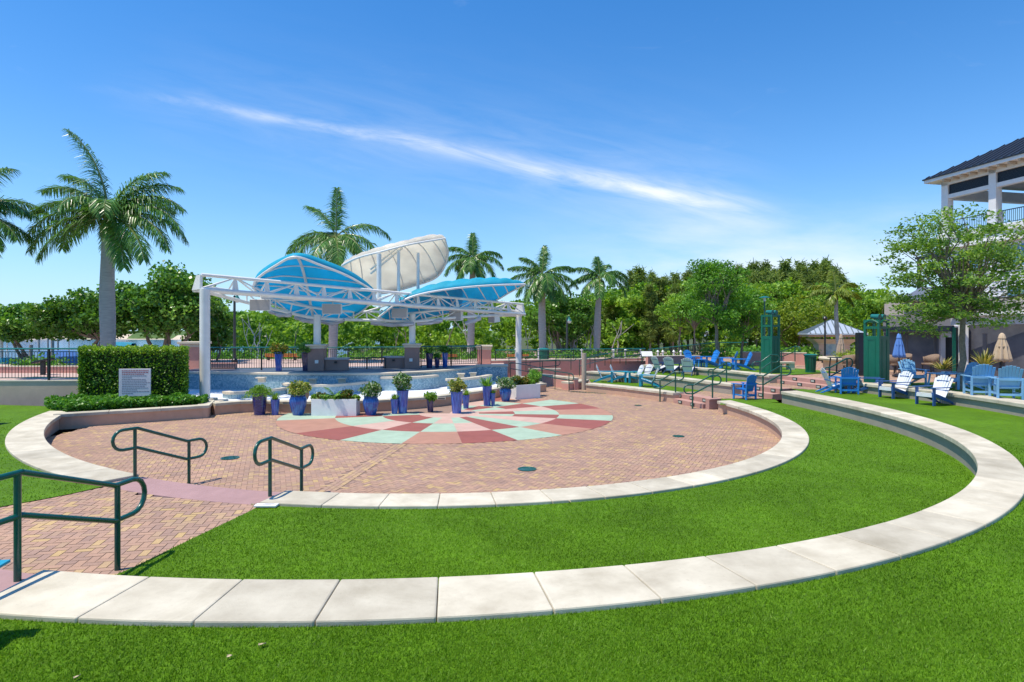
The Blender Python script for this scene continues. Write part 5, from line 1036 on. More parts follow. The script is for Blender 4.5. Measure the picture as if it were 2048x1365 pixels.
pot('small violet-blue pot with grass, in front of the tall flowering pot', 780, 796, 799, 829, 0, 'taper', gl_vio, 'grass', lf_fern, .26, .2, 6)
pot('tall violet-blue square pot holding a tall bush of white flowers', 791, 816, 782, 828, 0, 'taper', gl_vio, 'tallbush', lf_wht, .72, .36, 7)
pot('small near-black tapered pot with a spreading lime plant', 852, 868, 799, 825, 0, 'taper', gl_nvy, 'low', lf_fern, .3, .28, 8)
pot('big ribbed blue pot with cream and green leaves, in front of the bench wall', 900, 925, 784, 828, 0, 'ribbed', gl_vio, 'bush', lf_var, .5, .4, 9)
pot('plain dark blue pot half hidden behind the big ribbed blue pot', 924, 939, 791, 818, 0, 'taper', gl_vio, 'grass', lf_fern, .3, .22, 10)
pot('tall violet-blue pot with dark arching leaves near the right end', 964, 984, 773, 813, 0, 'taper', gl_vio, 'spiky', lf_mid, .5, .3, 11)
pot('narrow dark blue pot tucked behind the arching-leaf pot', 981, 991, 787, 813, 0, 'taper', gl_cob, 'grass', lf_mid, .18, .15, 12)
pot('cobalt urn with white-flowered light green foliage, beside the right box planter', 999, 1023, 776, 804, 0, 'urn', gl_cob, 'bush', lf_wht, .5, .48, 13)
pot('round blue pot with a dense dark ball of foliage, rightmost of the row', 1060, 1075, 766, 793, 0, 'round', gl_cob, 'ball', lf_mid, .62, .45, 14)
DG = 'tall pots on the stage deck'
pot('tall square cobalt pot with red and green leaves on the left of the deck', 545, 565, 705, 743, 1.11, 'taper', gl_vio, 'bush', lf_cro, .5, .45, 15, D=29.0, group=DG, sides=4, rot=.9)
pot('tall square navy pot with dark foliage, against the left stage pier', 599, 619, 705, 742, 1.11, 'taper', gl_nvy, 'bush', lf_dark, .5, .42, 16, D=29.2, group=DG, sides=4, rot=.9)
pot('tall near-black pot with dark spiky leaves, right of the right stage pier', 850, 866, 707, 736, 1.11, 'taper', gl_nvy, 'spiky', lf_dark, .5, .35, 17, D=31.6, group=DG)
pot('short dark pot between the two taller pots at the right of the deck', 868, 879, 716, 736, 1.11, 'taper', gl_nvy, 'low', lf_mid, .25, .2, 18, D=31.8, group=DG)
pot('tall cobalt pot with bushy dark plant at the right of the deck', 883, 896, 705, 735, 1.11, 'taper', gl_cob, 'bush', lf_dark, .4, .34, 19, D=32.0, group=DG)
def boxplanter(label, c, sx, sy, h, rz, spec):
    t0 = thing('box_planter', label, 'planter', c, rz, 'white box planters along the bench wall'); m = MB(); th = .05
    m.box((0, -sy / 2 + th / 2, h / 2), (sx, th, h)).box((0, sy / 2 - th / 2, h / 2), (sx, th, h)).box((-sx / 2 + th / 2, 0, h / 2), (th, sy - 2 * th, h)).box((sx / 2 - th / 2, 0, h / 2), (th, sy - 2 * th, h))
    mk('box', m, white_p, t0); mk('soil', MB().box((0, 0, h - .08), (sx - .1, sy - .1, .04)), soil, t0)
    for k, (x, kind, lm, ph, rx) in enumerate(spec): o = plant(kind, rx, ph, 300 + k + int(c[1] * 7), t0, h - .06, lm); o.location.x = x
    return t0
a, b = gp(622, 832.5, 0), gp(711, 833, 0)
boxplanter('long white box planter with a little palm and crotons, between two cobalt urns', ((a.x + b.x) / 2, a.y + .3, 0), b.x - a.x, .55, .60, .0, ((-.55, 'low', lf_cro, .26, .24), (-.72, 'low', lf_fern, .18, .2), (.0, 'palmlet', lf_mid, .60, .3), (.45, 'bush', lf_cro, .34, .28), (.1, 'low', lf_fern, .12, .3), (-.3, 'low', lf_mid, .14, .3), (.72, 'low', lf_fern, .14, .18)))
c = gp(1044, 799, 0); boxplanter('white box planter turned at an angle with orange crotons, at the right end', (c.x + .02, c.y + .55, 0), 1.35, .95, .64, .62, ((-.3, 'bush', lf_cro, .42, .3), (.1, 'bush', lf_cro, .36, .3), (.45, 'low', lf_fern, .2, .25), (.2, 'low', lf_fern, .15, .35), (-.5, 'bush', lf_wht, .4, .25)))
# ---------------------------------------------------------------- adirondack chairs
def cp(nm, c): return mat(nm, c, .38, .06, 5, .02, 60)
c_white, c_navy, c_blue, c_teal, c_sky, c_grn = cp('chair_white', (.72, .74, .76)), cp('chair_navy', (.025, .055, .16)), cp('chair_blue', (.025, .22, .62)), cp('chair_teal', (.02, .30, .45)), cp('chair_sky_blue', (.20, .42, .66)), cp('chair_slate_blue', (.03, .10, .30))
def adirondack(label, frame, slat, group):
    """faces local -y; base at the ground under the seat"""
    t0 = thing('adirondack_chair', label, 'chair', group=group); s = .92
    m = MB()
    for k in range(5): f = k / 4; m.bar((-.27 * s, (-.36 + .56 * f) * s, (.385 - .17 * f) * s), (.27 * s, (-.36 + .56 * f) * s, (.385 - .17 * f) * s), .128 * s, .022, up=(0, .29, .96))
    m.box((0, -.42 * s, .33 * s), (.54 * s, .022, .10 * s)); mk('seat', m, slat, t0, bevel=.006)
    m = MB()
    for k in range(-3, 4):
        top = .99 - .012 * k * k; b = Vector((k * .068 * s, .20 * s, .20 * s)); t = Vector((k * .094 * s, .52 * s, top * s)); m.bar(b, t, .080 * s - abs(k) * .001, .02, up=(0, -.93, .37))
    mk('backrest', m, slat, t0, bevel=.006)
    for hw_, y, z in ((.3, .335, .49), (.2, .455, .80)): mk('brace', MB().bar((-hw_ * s, y * s, z * s), (hw_ * s, y * s, z * s), .07 * s, .025), frame, t0, bevel=.005)
    for sx in (-1, 1):
        mk('arm', MB().add([(sx * .33 * s + dx * s, y * s, (.60 + dz) * s) for dz in (-.013, .013) for dx, y in ((-.075, -.47), (.075, -.47), (.085, -.2), (.03, .40), (-.03, .40), (-.06, -.2))], [tuple(range(5, -1, -1)), tuple(range(6, 12))] + [(i, (i + 1) % 6, 6 + (i + 1) % 6, 6 + i) for i in range(6)]), frame, t0, bevel=.006)
        mk('front_leg', MB().bar((sx * .30 * s, -.36 * s, 0), (sx * .30 * s, -.36 * s, .59 * s), .035, .12 * s, up=(0, 1, 0)), frame, t0, bevel=.006)
        m = MB(); P = [(-.42, .33), (-.1, .24), (.25, .12), (.62, .0)]; V = []
        for y, z in P: V += [(sx * .262 * s - .016, y * s, z * s), (sx * .262 * s + .016, y * s, z * s), (sx * .262 * s + .016, y * s, (z + .12) * s), (sx * .262 * s - .016, y * s, (z + .12) * s)]
        V[-4:] = [(v[0], (.72 if i > 1 else .60) * s, 0 if i < 2 else .0) for i, v in enumerate(V[-4:])]; m.add(V, [(i * 4 + j, i * 4 + (j + 1) % 4, (i + 1) * 4 + (j + 1) % 4, (i + 1) * 4 + j) for i in range(3) for j in range(4)] + [(3, 2, 1, 0), (12, 13, 14, 15)]); mk('rear_leg', m, frame, t0, bevel=.005)
    return t0
def upright(label, frame, slat, group):
    t0 = thing('deck_armchair', label, 'chair', group=group); m = MB()
    for k in range(5): m.box((0, -.24 + k * .115, .40 - k * .012), (.52, .10, .022))
    mk('seat', m, slat, t0, bevel=.005); m = MB()
    for k in range(-3, 4): m.bar((k * .068, .20, .30), (k * .086, .36, .98 - .01 * k * k), .075, .02, up=(0, -.97, .22))
    mk('backrest', m, slat, t0, bevel=.005); mk('brace', MB().bar((-.31, .29, .58), (.31, .29, .58), .05, .07), frame, t0); mk('stretcher', MB().bar((-.29, .30, .14), (.29, .30, .14), .03, .06), frame, t0)
    for sx in (-1, 1):
        mk('arm', MB().box((sx * .31, -.02, .60), (.11, .66, .025)), frame, t0, bevel=.005); mk('front_leg', MB().box((sx * .29, -.27, .295), (.05, .07, .59)), frame, t0, bevel=.005); mk('rear_leg', MB().box((sx * .29, .30, .30), (.05, .07, .60)), frame, t0, bevel=.005); mk('side_rail', MB().box((sx * .265, .01, .16), (.025, .52, .06)), frame, t0)
    return t0
base = {}
def chair(kind, px, py, zb, face, label, group):
    c = gp(px, py, zb); key = kind
    fr, slt, fn = {'tw': (c_teal, c_white, adirondack), 'nw': (c_navy, c_white, adirondack), 'sw': (c_slate_, c_white, adirondack), 'bb': (c_blue, c_blue, adirondack), 'bw': (c_blue, c_white, adirondack), 'ss': (c_sky, c_sky, adirondack), 'us': (c_sky, c_sky, upright), 'ub': (c_blue, c_blue, upright), 'tt': (c_teal, c_teal, adirondack)}[kind]
    rz = R(face + 90); loc = (c.x, c.y + .12, zb + .005)
    if key not in base: t0 = fn(label, fr, slt, group); t0.location = loc; t0.rotation_euler.z = rz; base[key] = t0; return t0
    return dup(base[key], loc, rz, label, group)
c_slate_ = c_grn
G1, G2, G3, G4 = 'chairs on the far lawn tier by the ramp', 'white and navy chairs on the far middle tier', 'blue chairs round the shade tree', 'chairs on the right-hand lawn tiers'
chair('tw', 1212, 765, Z1, -12, 'teal-framed white chair, leftmost of the far group, facing right', G1)
chair('tw', 1240, 765, Z1, -15, 'teal-framed white chair facing right, just left of the small teal table', G1)
chair('tw', 1268, 766, Z1, 192, 'teal-framed white chair facing left, just right of the small teal table', G1)
chair('nw', 1286, 764, Z1, 205, 'navy-framed white chair half hidden behind the rightmost teal chairs', G1)
chair('tw', 1297, 774, Z1, 160, 'teal-framed white chair, rightmost and nearest of the far group, back toward us', G1)
chair('nw', 1323, 746, Z2, 25, 'navy-framed white chair, leftmost of three on the far middle tier', G2)
chair('nw', 1345, 748, Z2, 50, 'navy-framed white chair, middle of three on the far middle tier', G2)
chair('nw', 1378, 751, Z2, 65, 'navy-framed white chair, rightmost of three on the far middle tier, back to us', G2)
chair('bb', 1388, 734, Z3, 300, 'all blue chair, leftmost of the group left of the tree trunk', G3)
chair('bb', 1420, 734, Z3, 195, 'all blue chair touching the left side of the shade tree trunk', G3)
chair('bb', 1457, 738, Z3, 150, 'all blue chair just right of the shade tree trunk', G3)
chair('bb', 1484, 741, Z3, 175, 'all blue chair, rightmost of the group, next to the open green tower', G3)
chair('ub', 1491, 799, Z1, 122, 'lone bright blue chair at the foot of the middle pink flight', None)
chair('bw', 1676, 786, Z2, -8, 'blue-framed white chair behind the glossy blue chair at the handrail', G4)
chair('ub', 1697, 788, Z2, 78, 'glossy blue chair seen from behind, beside the handrail of the topmost flight', G4)
chair('sw', 1742, 787, Z2, -18, 'slate-framed white chair facing right, in front of the solid green tower', G4)
chair('sw', 1794, 797, Z2, 192, 'slate-framed white chair facing left, between two other white chairs', G4)
chair('sw', 1872, 811, Z2, 198, 'slate-framed white chair nearest the viewer, facing left on its own', G4)
chair('ss', 1830, 770, Z3, 262, 'light blue chair facing us near the closed blue umbrella', G4)
chair('ss', 1928, 779, Z3, 185, 'light blue chair half hidden behind the oak trunk', G4)
chair('us', 1964, 793, Z3, 72, 'light blue upright armchair right of the oak, its back to us', G4)
chair('us', 2018, 799, Z3, 70, 'light blue upright armchair at the right edge, its back to us', G4)
t0 = chair('tt', 100, 1100, Z2, 20, 'teal chair mostly cut off by the left edge, only an arm tip showing', None); t0.location = (-4.17, 4.12, Z2); t0.rotation_euler.z = R(100)
def table(label, px, py, zb, m, s=.5, h=.48, name='side_table'):
    c = gp(px, py, zb); t0 = thing(name, label, 'table', (c.x, c.y + .1, zb)); mb = MB(); [mb.box((0, (k - 2) * s / 5, h), (s, s / 5 - .008, .025)) for k in range(5)]; mk('tabletop', mb, m, t0)
    for sx in (-1, 1):
        for sy in (-1, 1): mk('leg', MB().bar((sx * s * .45, sy * s * .4, 0), (sx * s * .38, sy * s * .36, h), .04, .06), m, t0)
    return t0
table('small teal slatted table between the teal-framed chairs', 1255, 763, Z1, c_teal, .42, .42)
table('light blue slatted table left of the oak trunk', 1893, 774, Z3, c_sky, .8, .46)
table('small blue table beside the leftmost all blue chair', 1404, 735, Z3, c_blue, .45, .42)

# ---------------------------------------------------------------- green lighting towers
def tower(label, px, py, ytop, rz, arch, side=.60):
    c = gpx(px, py, Z3, .35); h = CZ - (ytop - YH) * c.y / F - Z3; t0 = thing('light_tower', label, 'tower', c, rz); s = side / 2; hb = h * (.63 if not arch else .74); q = .085
    mk('body', MB().box((0, 0, hb / 2), (side, side, hb)), tgreen, t0, bevel=.008)
    m = MB()
    for sx in (-1, 1):
        for f in range(4):
            a = f * math.pi / 2; M = Matrix.Rotation(a, 3, 'Z'); m.box(M @ Vector((sx * s * .45, -s - .006, hb * .5)), (.03, .014, hb * .86), M=M)
    for f in range(4): a = f * math.pi / 2; M = Matrix.Rotation(a, 3, 'Z'); m.box(M @ Vector((0, -s - .006, hb * .93)), (side * .5, .014, .03), M=M)
    mk('panel_moulding', m, tgreen, t0)
    for sx in (-1, 1):
        for sy in (-1, 1): mk('corner_post', MB().box((sx * (s - q / 2), sy * (s - q / 2), (hb + h) / 2), (q, q, h - hb)), tgreen, t0)
    for z in ((h - .05, hb + (h - hb) * .48) if not arch else (h - .05, hb + (h - hb) * .52)):
        m = MB()
        for f in range(4): M = Matrix.Rotation(f * math.pi / 2, 3, 'Z'); m.box(M @ Vector((0, -s + .03, z)), (side - 2 * q, .055, .10), M=M)
        mk('cross_rail', m, tgreen, t0)
    if arch:
        m = MB()
        for f in range(4): M = Matrix.Rotation(f * math.pi / 2, 3, 'Z'); m.tube([M @ Vector((x * s * .85, -s + .02, h - .14 + .12 * math.cos(x * 1.5))) for x in np.linspace(-1, 1, 9)], .04, 6)
        mk('arch', m, tgreen, t0)
    for sx in (-1, 1):
        o = mk('floodlight', MB().tube([(sx * .14, -.22, h + .10), (sx * .14, .1, h + .13)], [.11, .085], 14), teal_m, t0, smooth=True); mk('bracket', MB().tube([(sx * .14, 0, h - .02), (sx * .14, 0, h + .1)], .02, 6), green_m, o)
    return t0
tower('dark green square light tower with open windows at its top, left of the trash can', 1541, 747, 630, R(31), False)
tower('solid green square light tower with an arched top, partly behind the oak leaves', 1753, 767, 640, R(26), True, .62)
# trash can, stone bench
c = gpx(1621, 746, Z3, .3); t0 = thing('trash_can', 'green slatted metal trash can with flared top at the head of the steps', 'trash can', c); t0.scale = (.9, .9, 1); m = MB()
for k in range(22): a = k / 22 * 6.283; m.bar((.235 * math.cos(a), .235 * math.sin(a), .02), (.29 * math.cos(a), .29 * math.sin(a), .74), .05, .012, up=(math.cos(a), math.sin(a), 0))
mk('slats', m, tgreen, t0); mk('liner', MB().lathe([(0, .03), (.20, .03), (.24, .72), (0, .72)], 24), black_m, t0); mk('rim', MB().lathe([(.24, .70), (.33, .80), (.34, .84), (.25, .87), (.18, .84), (.2, .75), (.24, .70)], 28), teal_m, t0, smooth=True); mk('base_ring', MB().lathe([(0, 0), (.26, 0), (.26, .05), (0, .05)], 28), tgreen, t0)
a, b = gp(1556, 741, Z3), gp(1610, 743, Z3); t0 = thing('stone_bench', 'pale stone slab bench on two block feet left of the trash can', 'bench', ((a.x + b.x) / 2, a.y + .5, Z3)); wd = b.x - a.x
mk('seat', MB().box((0, 0, .36), (wd, .42, .10)), stone2, t0, bevel=.012); [mk('foot', MB().box((sx * wd * .36, 0, .155), (.28, .36, .31)), stone2, t0) for sx in (-1, 1)]
wallbox('low_wall', 'low pink wall behind the stone bench by the green trash can', W(1480, 728, 37), W(1612, 730, 35), .3, .9, 1.78, pinkst, stone2, .05, .02)
wallbox('low_wall', 'low pink wall with cream cap below the rising green railing', W(1296, 722, 40.5), W(1400, 716, 42), .3, .7, 1.35, pinkst, stone2, .05, .02)
# kiosk
c = dp(1662, 700, 41); t0 = thing('kiosk', 'small tan kiosk with a pale standing-seam pyramid roof', 'kiosk', (c.x, 41, Z3 + .1), -.28); t0.scale = (.92, .92, 1.02); hw = 1.42
mk('wall', MB().box((0, 0, .5), (2 * hw * .72, 2 * hw * .72, 1.0)), mat('kiosk_tan', (.66, .48, .36), .85, .06, 3), t0, bevel=.01)
m = MB(); prof = [(hw * .74, .95), (hw * .80, 1.05), (hw * .98, 1.22), (hw * 1.02, 1.24), (hw * 1.02, 1.30), (0, 1.30)]; m.lathe([(r_ * 1.414, z) for r_, z in prof], 4); o = mk('cornice', m, stone2, t0); o.rotation_euler.z = math.pi / 4; mk('pediment', MB().box((0, 0, 1.29), (hw * 1.2, hw * 1.2, .02)), stone2, t0)
for sx in (-1, 1):
    for sy in (-1, 1): mk('roof_post', MB().box((sx * .5, sy * .5, 1.58), (.12, .12, .9)), wood if 0 else bark, t0)
roofm = mat('pale_metal_roof', (.50, .56, .62), .35, .06, 2, metal=.3); re = 1.95; hz_, ha = 1.66, 2.58
rf = mk('roof', MB().add([(-re, -re, hz_), (re, -re, hz_), (re, re, hz_), (-re, re, hz_), (0, 0, ha), (-re, -re, hz_ - .09), (re, -re, hz_ - .09), (re, re, hz_ - .09), (-re, re, hz_ - .09)], [(0, 1, 4), (1, 2, 4), (2, 3, 4), (3, 0, 4), (0, 5, 6, 1), (1, 6, 7, 2), (2, 7, 8, 3), (3, 8, 5, 0), (8, 7, 6, 5)]), roofm, t0)
m = MB()
for f in range(4):
    M = Matrix.Rotation(f * math.pi / 2, 3, 'Z')
    for k in range(-5, 6): x = k * re / 5.6; top = 1 - abs(x) / re; m.bar(M @ Vector((x, -re, hz_ + .02)), M @ Vector((x, -re + re * top, hz_ + (ha - hz_) * top + .02)), .06, .06)
mk('seam', m, mat('roof_seam', (.13, .17, .19), .4, .1, 3), rf)
mk('soffit', MB().box((0, 0, hz_ - .16), (re * 1.9, re * 1.9, .12)), mat('tan_fascia', (.55, .34, .20), .8, .05, 3), t0)
pic = mat('blue_map_print', (.20, .42, .62), .5, .3, 3.0, c2=(.48, .62, .55)); fo = mk('display_frame', MB().box((-.15, -hw * .72 - .02, .66), (1.0, .04, 1.15)), greyp, t0); mk('display', MB().box((-.15, -hw * .72 - .045, .72), (.86, .012, .9)), pic, fo)
# big tan planter with plants near the kiosk
c = gpx(1694, 743, Z3, 1.4); t0 = thing('round_planter', 'large tan stone planter with yellow-green shrubs in front of the kiosk', 'planter', c); t0.scale = (.85, .85, .72); mk('bowl', MB().lathe([(0, 0), (1.3, 0), (1.3, .62), (0, .62)], 10), stuccob, t0); mk('rim', MB().lathe([(1.25, .62), (1.5, .66), (1.55, .78), (1.5, .88), (1.2, .88), (1.15, .7), (0, .7)], 24), stone2, t0, smooth=True); plant('bush', 1.1, .45, 401, t0, .75, lf_yel); plant('grass', .9, .5, 402, t0, .75, lf_snake)
# closed umbrellas
def umbrella(label, px, ytop, yhem, ybase, D, zb, m, wmax):
    top, hem = dp(px, ytop, D), dp(px, yhem, D); t0 = thing('closed_umbrella', label, 'umbrella', (top.x, D, zb), 0, 'closed patio umbrellas'); H = top.z - zb; hh = hem.z - zb; Lc = H - hh; r = wmax / 2
    mk('pole', MB().tube([(0, 0, 0), (0, 0, H - .05)], .022, 8), black_m, t0); mk('base', MB().lathe([(0, 0), (.26, 0), (.26, .05), (.06, .08), (0, .08)], 24), black_m, t0)
    prof = [(r, 0), (r * .93, Lc * .12), (r * .62, Lc * .55), (r * .34, Lc * .82), (r * .44, Lc * .80), (r * .30, Lc * .94), (r * .12, Lc * .99), (.0, Lc)]; n = 48; V = []; 
    for rr_, z in prof:
        for j in range(n): a = j / n * 6.283; q = rr_ * (1 + .20 * math.cos(8 * a) * (1 if z < Lc * .7 else .4)); V.append((q * math.cos(a), q * math.sin(a), hh + z + .03 * math.cos(8 * a) * (z < .01)))
    k = len(prof); mk('canopy', MB().add(V, [(i * n + j, i * n + (j + 1) % n, (i + 1) * n + (j + 1) % n, (i + 1) * n + j) for i in range(k - 1) for j in range(n)]), m, t0, smooth=True, solid=.006); mk('strap', MB().lathe([(r * .66, 0), (r * .68, .03), (r * .66, .06)], 24, (0, 0, hh + Lc * .5)), m, t0); return t0
u_tan = mat('tan_umbrella_cloth', (.52, .40, .28), .85, .1, 3); u_blue = mat('blue_umbrella_cloth', (.10, .24, .60), .8, .1, 3); u_tan2 = mat('brown_umbrella_cloth', (.42, .31, .23), .85, .1, 3)
umbrella('closed brownish umbrella in front of the kiosk', 1682, 668, 711, 745, 31, Z3, u_tan2, .42)
umbrella('closed blue umbrella between the solid green tower and the oak', 1798, 667, 715, 745, 26, Z3, u_blue, .44)
umbrella('closed tan umbrella right of the oak, before the dark screen', 2004, 666, 723, 745, 23.5, Z3, u_tan, .56)
# wicker patio chairs and tables
def wick(px, py, zb, face, label):
    c = gp(px, py, zb); key = 'wick'; rz = R(face + 90)
    if key in base: return dup(base[key], (c.x, c.y, zb + .004), rz, label)
    t0 = thing('wicker_chair', label, 'chair', (c.x, c.y, zb + .004), rz, 'wicker patio chairs'); mk('seat', MB().box((0, 0, .43), (.56, .54, .08)), wicker, t0, bevel=.02); m = []; 
    V = [[(r_ * math.cos(a) * .31, r_ * math.sin(a) * .30, z) for a in np.linspace(-.5, math.pi + .5, 18)] for r_, z in ((.96, .45), (1.03, .62), (1.08, .76))]
    for i, row in enumerate(V): V[i] = [(x, y, z + (.12 * max(0, y / .3) if i == 2 else 0)) for x, y, z in row]
    mk('backrest', MB().grid(V), wicker, t0, smooth=True, solid=.035)
    for sx in (-1, 1):
        for sy in (-1, 1): mk('leg', MB().tube([(sx * .24, sy * .22, 0), (sx * .24, sy * .22, .4)], .02, 6), black_m, t0)
    base[key] = t0; return t0
for a_ in ((1718, 748, Z3, 20, 'wicker chair left of the solid green tower, facing right'), (1738, 745, Z3, 160, 'wicker chair just left of the solid green tower, facing left'), (1700, 749, Z3, 60, 'wicker chair nearest the big tan planter, back to us'), (1788, 748, Z3, 10, 'wicker chair just right of the solid green tower'), (1808, 745, Z3, 200, 'wicker chair behind the light blue chair that faces us'), (1862, 747, Z3, 190, 'wicker chair between the light blue chair and the spiky plant'), (1942, 748, Z3, 20, 'wicker chair right of the oak behind the second spiky plant'), (2040, 751, Z3, 190, 'wicker chair at the right edge under the tan umbrella')): wick(*a_)
table('dark patio table under the closed blue umbrella', 1798, 746, Z3, black_m, .8, .72, 'patio_table'); table('dark patio table under the closed tan umbrella', 2008, 753, Z3, black_m, .9, .72, 'patio_table'); table('dark patio table under the closed brownish umbrella', 1683, 747, Z3, black_m, .8, .72, 'patio_table')
for (px, y1, y0, D, lab) in ((1886, 739, 752, 25.5, 'spiky yellow-striped plant in a grey tub left of the oak trunk'), (1968, 733, 752, 24.0, 'larger spiky yellow-striped plant in a grey tub right of the oak trunk')):
    c = dp(px, y1, D); h = c.z - Z3; t0 = thing('tub_plant', lab, 'plant', (c.x, D, Z3), 0, 'spiky tub plants'); mk('tub', MB().lathe([(0, 0), (.24, 0), (.30, h), (.27, h), (.26, h - .05), (0, h - .05)], 24), mat('grey_tub', (.07, .075, .085), .6, .1, 5), t0, smooth=True); plant('spiky', .3, .62 if px < 1900 else .85, 410 + px, t0, h - .05, lf_snake)
wallbox('low_wall', 'low cream-topped patio wall behind the upper lawn, right of the oak', W(1935, 757, 22.5), W(2060, 768, 20.5), .3, Z3, 1.36, stuccob, stone2, .07, .04)

# ---------------------------------------------------------------- lamp posts, benches, sign, railing posts
def lamp(label, px, ytop, ybase, D, zb, kind):
    t = dp(px, ytop, D); t0 = thing('lamp_post', label, 'lamp post', (t.x, D, zb)); H = t.z - zb; m = black_m if kind != 'disc' else green_m
    mk('pole', MB().tube([(0, 0, 0), (0, 0, H)], [.10 if kind == 'bell' else .06, .07 if kind == 'bell' else .045], 12), mat('dark_grey_pole', (.045, .055, .055), .5, .1, 5) if kind == 'bell' else m, t0, smooth=True); mk('base', MB().lathe([(0, 0), (.2, 0), (.18, .25), (.12, .32), (0, .32)], 16), m, t0)
    gls = mat('frosted_lamp_glass', (.62, .66, .66), .25, .05, 5)
    if kind == 'bell':
        mk('arm', MB().tube([(0, 0, H - .05), (.05, 0, H + .12), (.16, 0, H + .1)], .03, 8), green_m, t0); mk('lamp_shade', MB().lathe([(.05, .1), (.07, 0), (.14, -.12), (.20, -.22), (0, -.22)], 18, (.17, 0, H - .02)), teal_m, t0, smooth=True); mk('globe', MB().lathe([(.18, 0), (.15, -.12), (.08, -.19), (0, -.21)], 18, (.17, 0, H - .24)), gls, t0, smooth=True)
    elif kind == 'disc':
        mk('globe', MB().lathe([(.0, 0), (.07, 0), (.07, .2), (0, .2)], 14, (0, 0, H)), gls, t0, smooth=True); mk('lamp_shade', MB().lathe([(0, .28), (.1, .27), (.30, .20), (.30, .18), (0, .2)], 24, (0, 0, H)), teal_m, t0, smooth=True)
    else: mk('lamp_shade', MB().lathe([(0, 0), (.07, 0), (.15, .12), (.10, .2), (.03, .26), (0, .26)], 14, (0, 0, H - .03)), black_m, t0, smooth=True)
lamp('dark lamp post with a bell lamp, seen through the left end of the truss', 469, 592, 738, 38.5, .95, 'bell'); lamp('dark lamp post with a bell lamp between the two right-hand royal palms', 1134, 636, 718, 47, .9, 'bell'); lamp('green lamp post with a flat disc shade behind the open green tower', 1529, 603, 745, 33, Z3, 'disc'); lamp('thin black lamp post in front of the kiosk roof', 1650, 640, 712, 37, Z3, 'cap')
def bench_(label, x0, x1, ytop, D):
    a, b = dp(x0, ytop, D), dp(x1, ytop, D); wd = b.x - a.x; t0 = thing('wooden_bench', label, 'bench', ((a.x + b.x) / 2, D, .95), 0, 'orange wooden benches on the promenade'); s = (a.z - .95) / .85
    for k in range(4): mk('back_slat', MB().box((0, -.02 - .0 * k, (.84 - k * .105) * s), (wd, .03, .085 * s)), wood, t0, bevel=.006)
    for k in range(4): mk('seat_slat', MB().box((0, .1 + k * .1, .44 * s), (wd, .085, .03)), wood, t0, bevel=.006)
    for sx in (-1, 1): mk('leg', MB().box((sx * wd * .42, .2, .21 * s), (.06, .4, .42 * s)).box((sx * wd * .42, .01, .62 * s), (.05, .04, .5 * s)), black_m, t0)
bench_('orange slatted bench left of the left stage pier, behind the railing', 530, 594, 708, 43); bench_('orange slatted bench right of the right stage pier, behind the railing', 877, 914, 709, 44); bench_('orange slatted bench behind the right white column and the green railing', 1014, 1058, 709, 45)
a = dp(1294, 708, 40); t0 = thing('information_panel', 'slanted white information panel on two posts at the end of the green railing', 'sign', (a.x, 40, 1.0), .1); mk('panel', MB().box((0, 0, .52), (.75, .03, .40), M=Matrix.Rotation(R(-35), 3, 'X')), white_p, t0, bevel=.01); [mk('leg', MB().box((sx * .28, .05, .24), (.05, .05, .5)), green_m, t0) for sx in (-1, 1)]
m = None
for i, px in enumerate((1031, 1077, 1164, 1228, 1252, 1282, 1317, 1327, 1349, 1363)):
    c = dp(px, 701 if i < 6 else 704, 43.6); o = thing('dock_lamp', 'small white pointed post cap lamp standing beyond the green railing', 'lamp', (c.x, 43.8, .9), 0, 'white post lamps beyond the railing'); h = c.z - .9; mk('post', MB().box((0, 0, h / 2), (.10, .10, h)), white_p, o); mk('cap', MB().lathe([(0, 0), (.12, 0), (0, .14)], 4, (0, 0, h)), white_p, o)
c = dp(1088, 708, 44.5); t0 = thing('trash_bin', 'dark green bin behind the green railing right of the white column', 'bin', (c.x, 44.5, .92)); mk('body', MB().lathe([(0, 0), (.36, 0), (.40, .68), (0, .68)], 20), tgreen, t0, smooth=True); mk('lid', MB().lathe([(.42, .68), (.44, .74), (.3, .84), (0, .88)], 20), teal_m, t0, smooth=True)

# ---------------------------------------------------------------- marina at the left
hullm = mat('pale_boat_hull', (.62, .68, .72), .3, .05, 2); cover = mat('teal_boat_cover', (.02, .26, .36), .7, .15, 2); cover2 = mat('blue_boat_cover', (.05, .18, .46), .7, .15, 2)
def boat(label, px, D, L, rz, cm, zb=-1.2, s=1.0):
    c = dp(px, 700, D); t0 = thing('moored_boat', label, 'boat', (c.x, D, zb), rz, 'boats moored beyond the railing'); st = [(-.5, .30, .32), (-.3, .36, .3), (0, .38, .30), (.25, .30, .34), (.42, .14, .42), (.5, .0, .48)]; rows = []
    for f, wv, h in st: y = wv * L * .42; rows.append([(f * L, -y, h * L * .30), (f * L, -y * .8, .02 * L), (f * L, 0, -.04 * L), (f * L, y * .8, .02 * L), (f * L, y, h * L * .30)])
    m = MB().grid(rows); m.Fc.append((0, 1, 2, 3, 4)); m.M.append(0); mk('hull', m, hullm, t0, smooth=True); rows = [[(f * L, -wv * L * .42, h * L * .30), (f * L, -wv * L * .2, h * L * .30 + .16 * L * wv / .38 * s), (f * L, wv * L * .2, h * L * .30 + .16 * L * wv / .38 * s), (f * L, wv * L * .42, h * L * .30)] for f, wv, h in st]
    mk('cover', MB().grid(rows), cm, t0, smooth=True); mk('mast', MB().tube([(0, 0, .2 * L), (0, 0, .55 * L)], .03, 6), white_m, t0); return t0
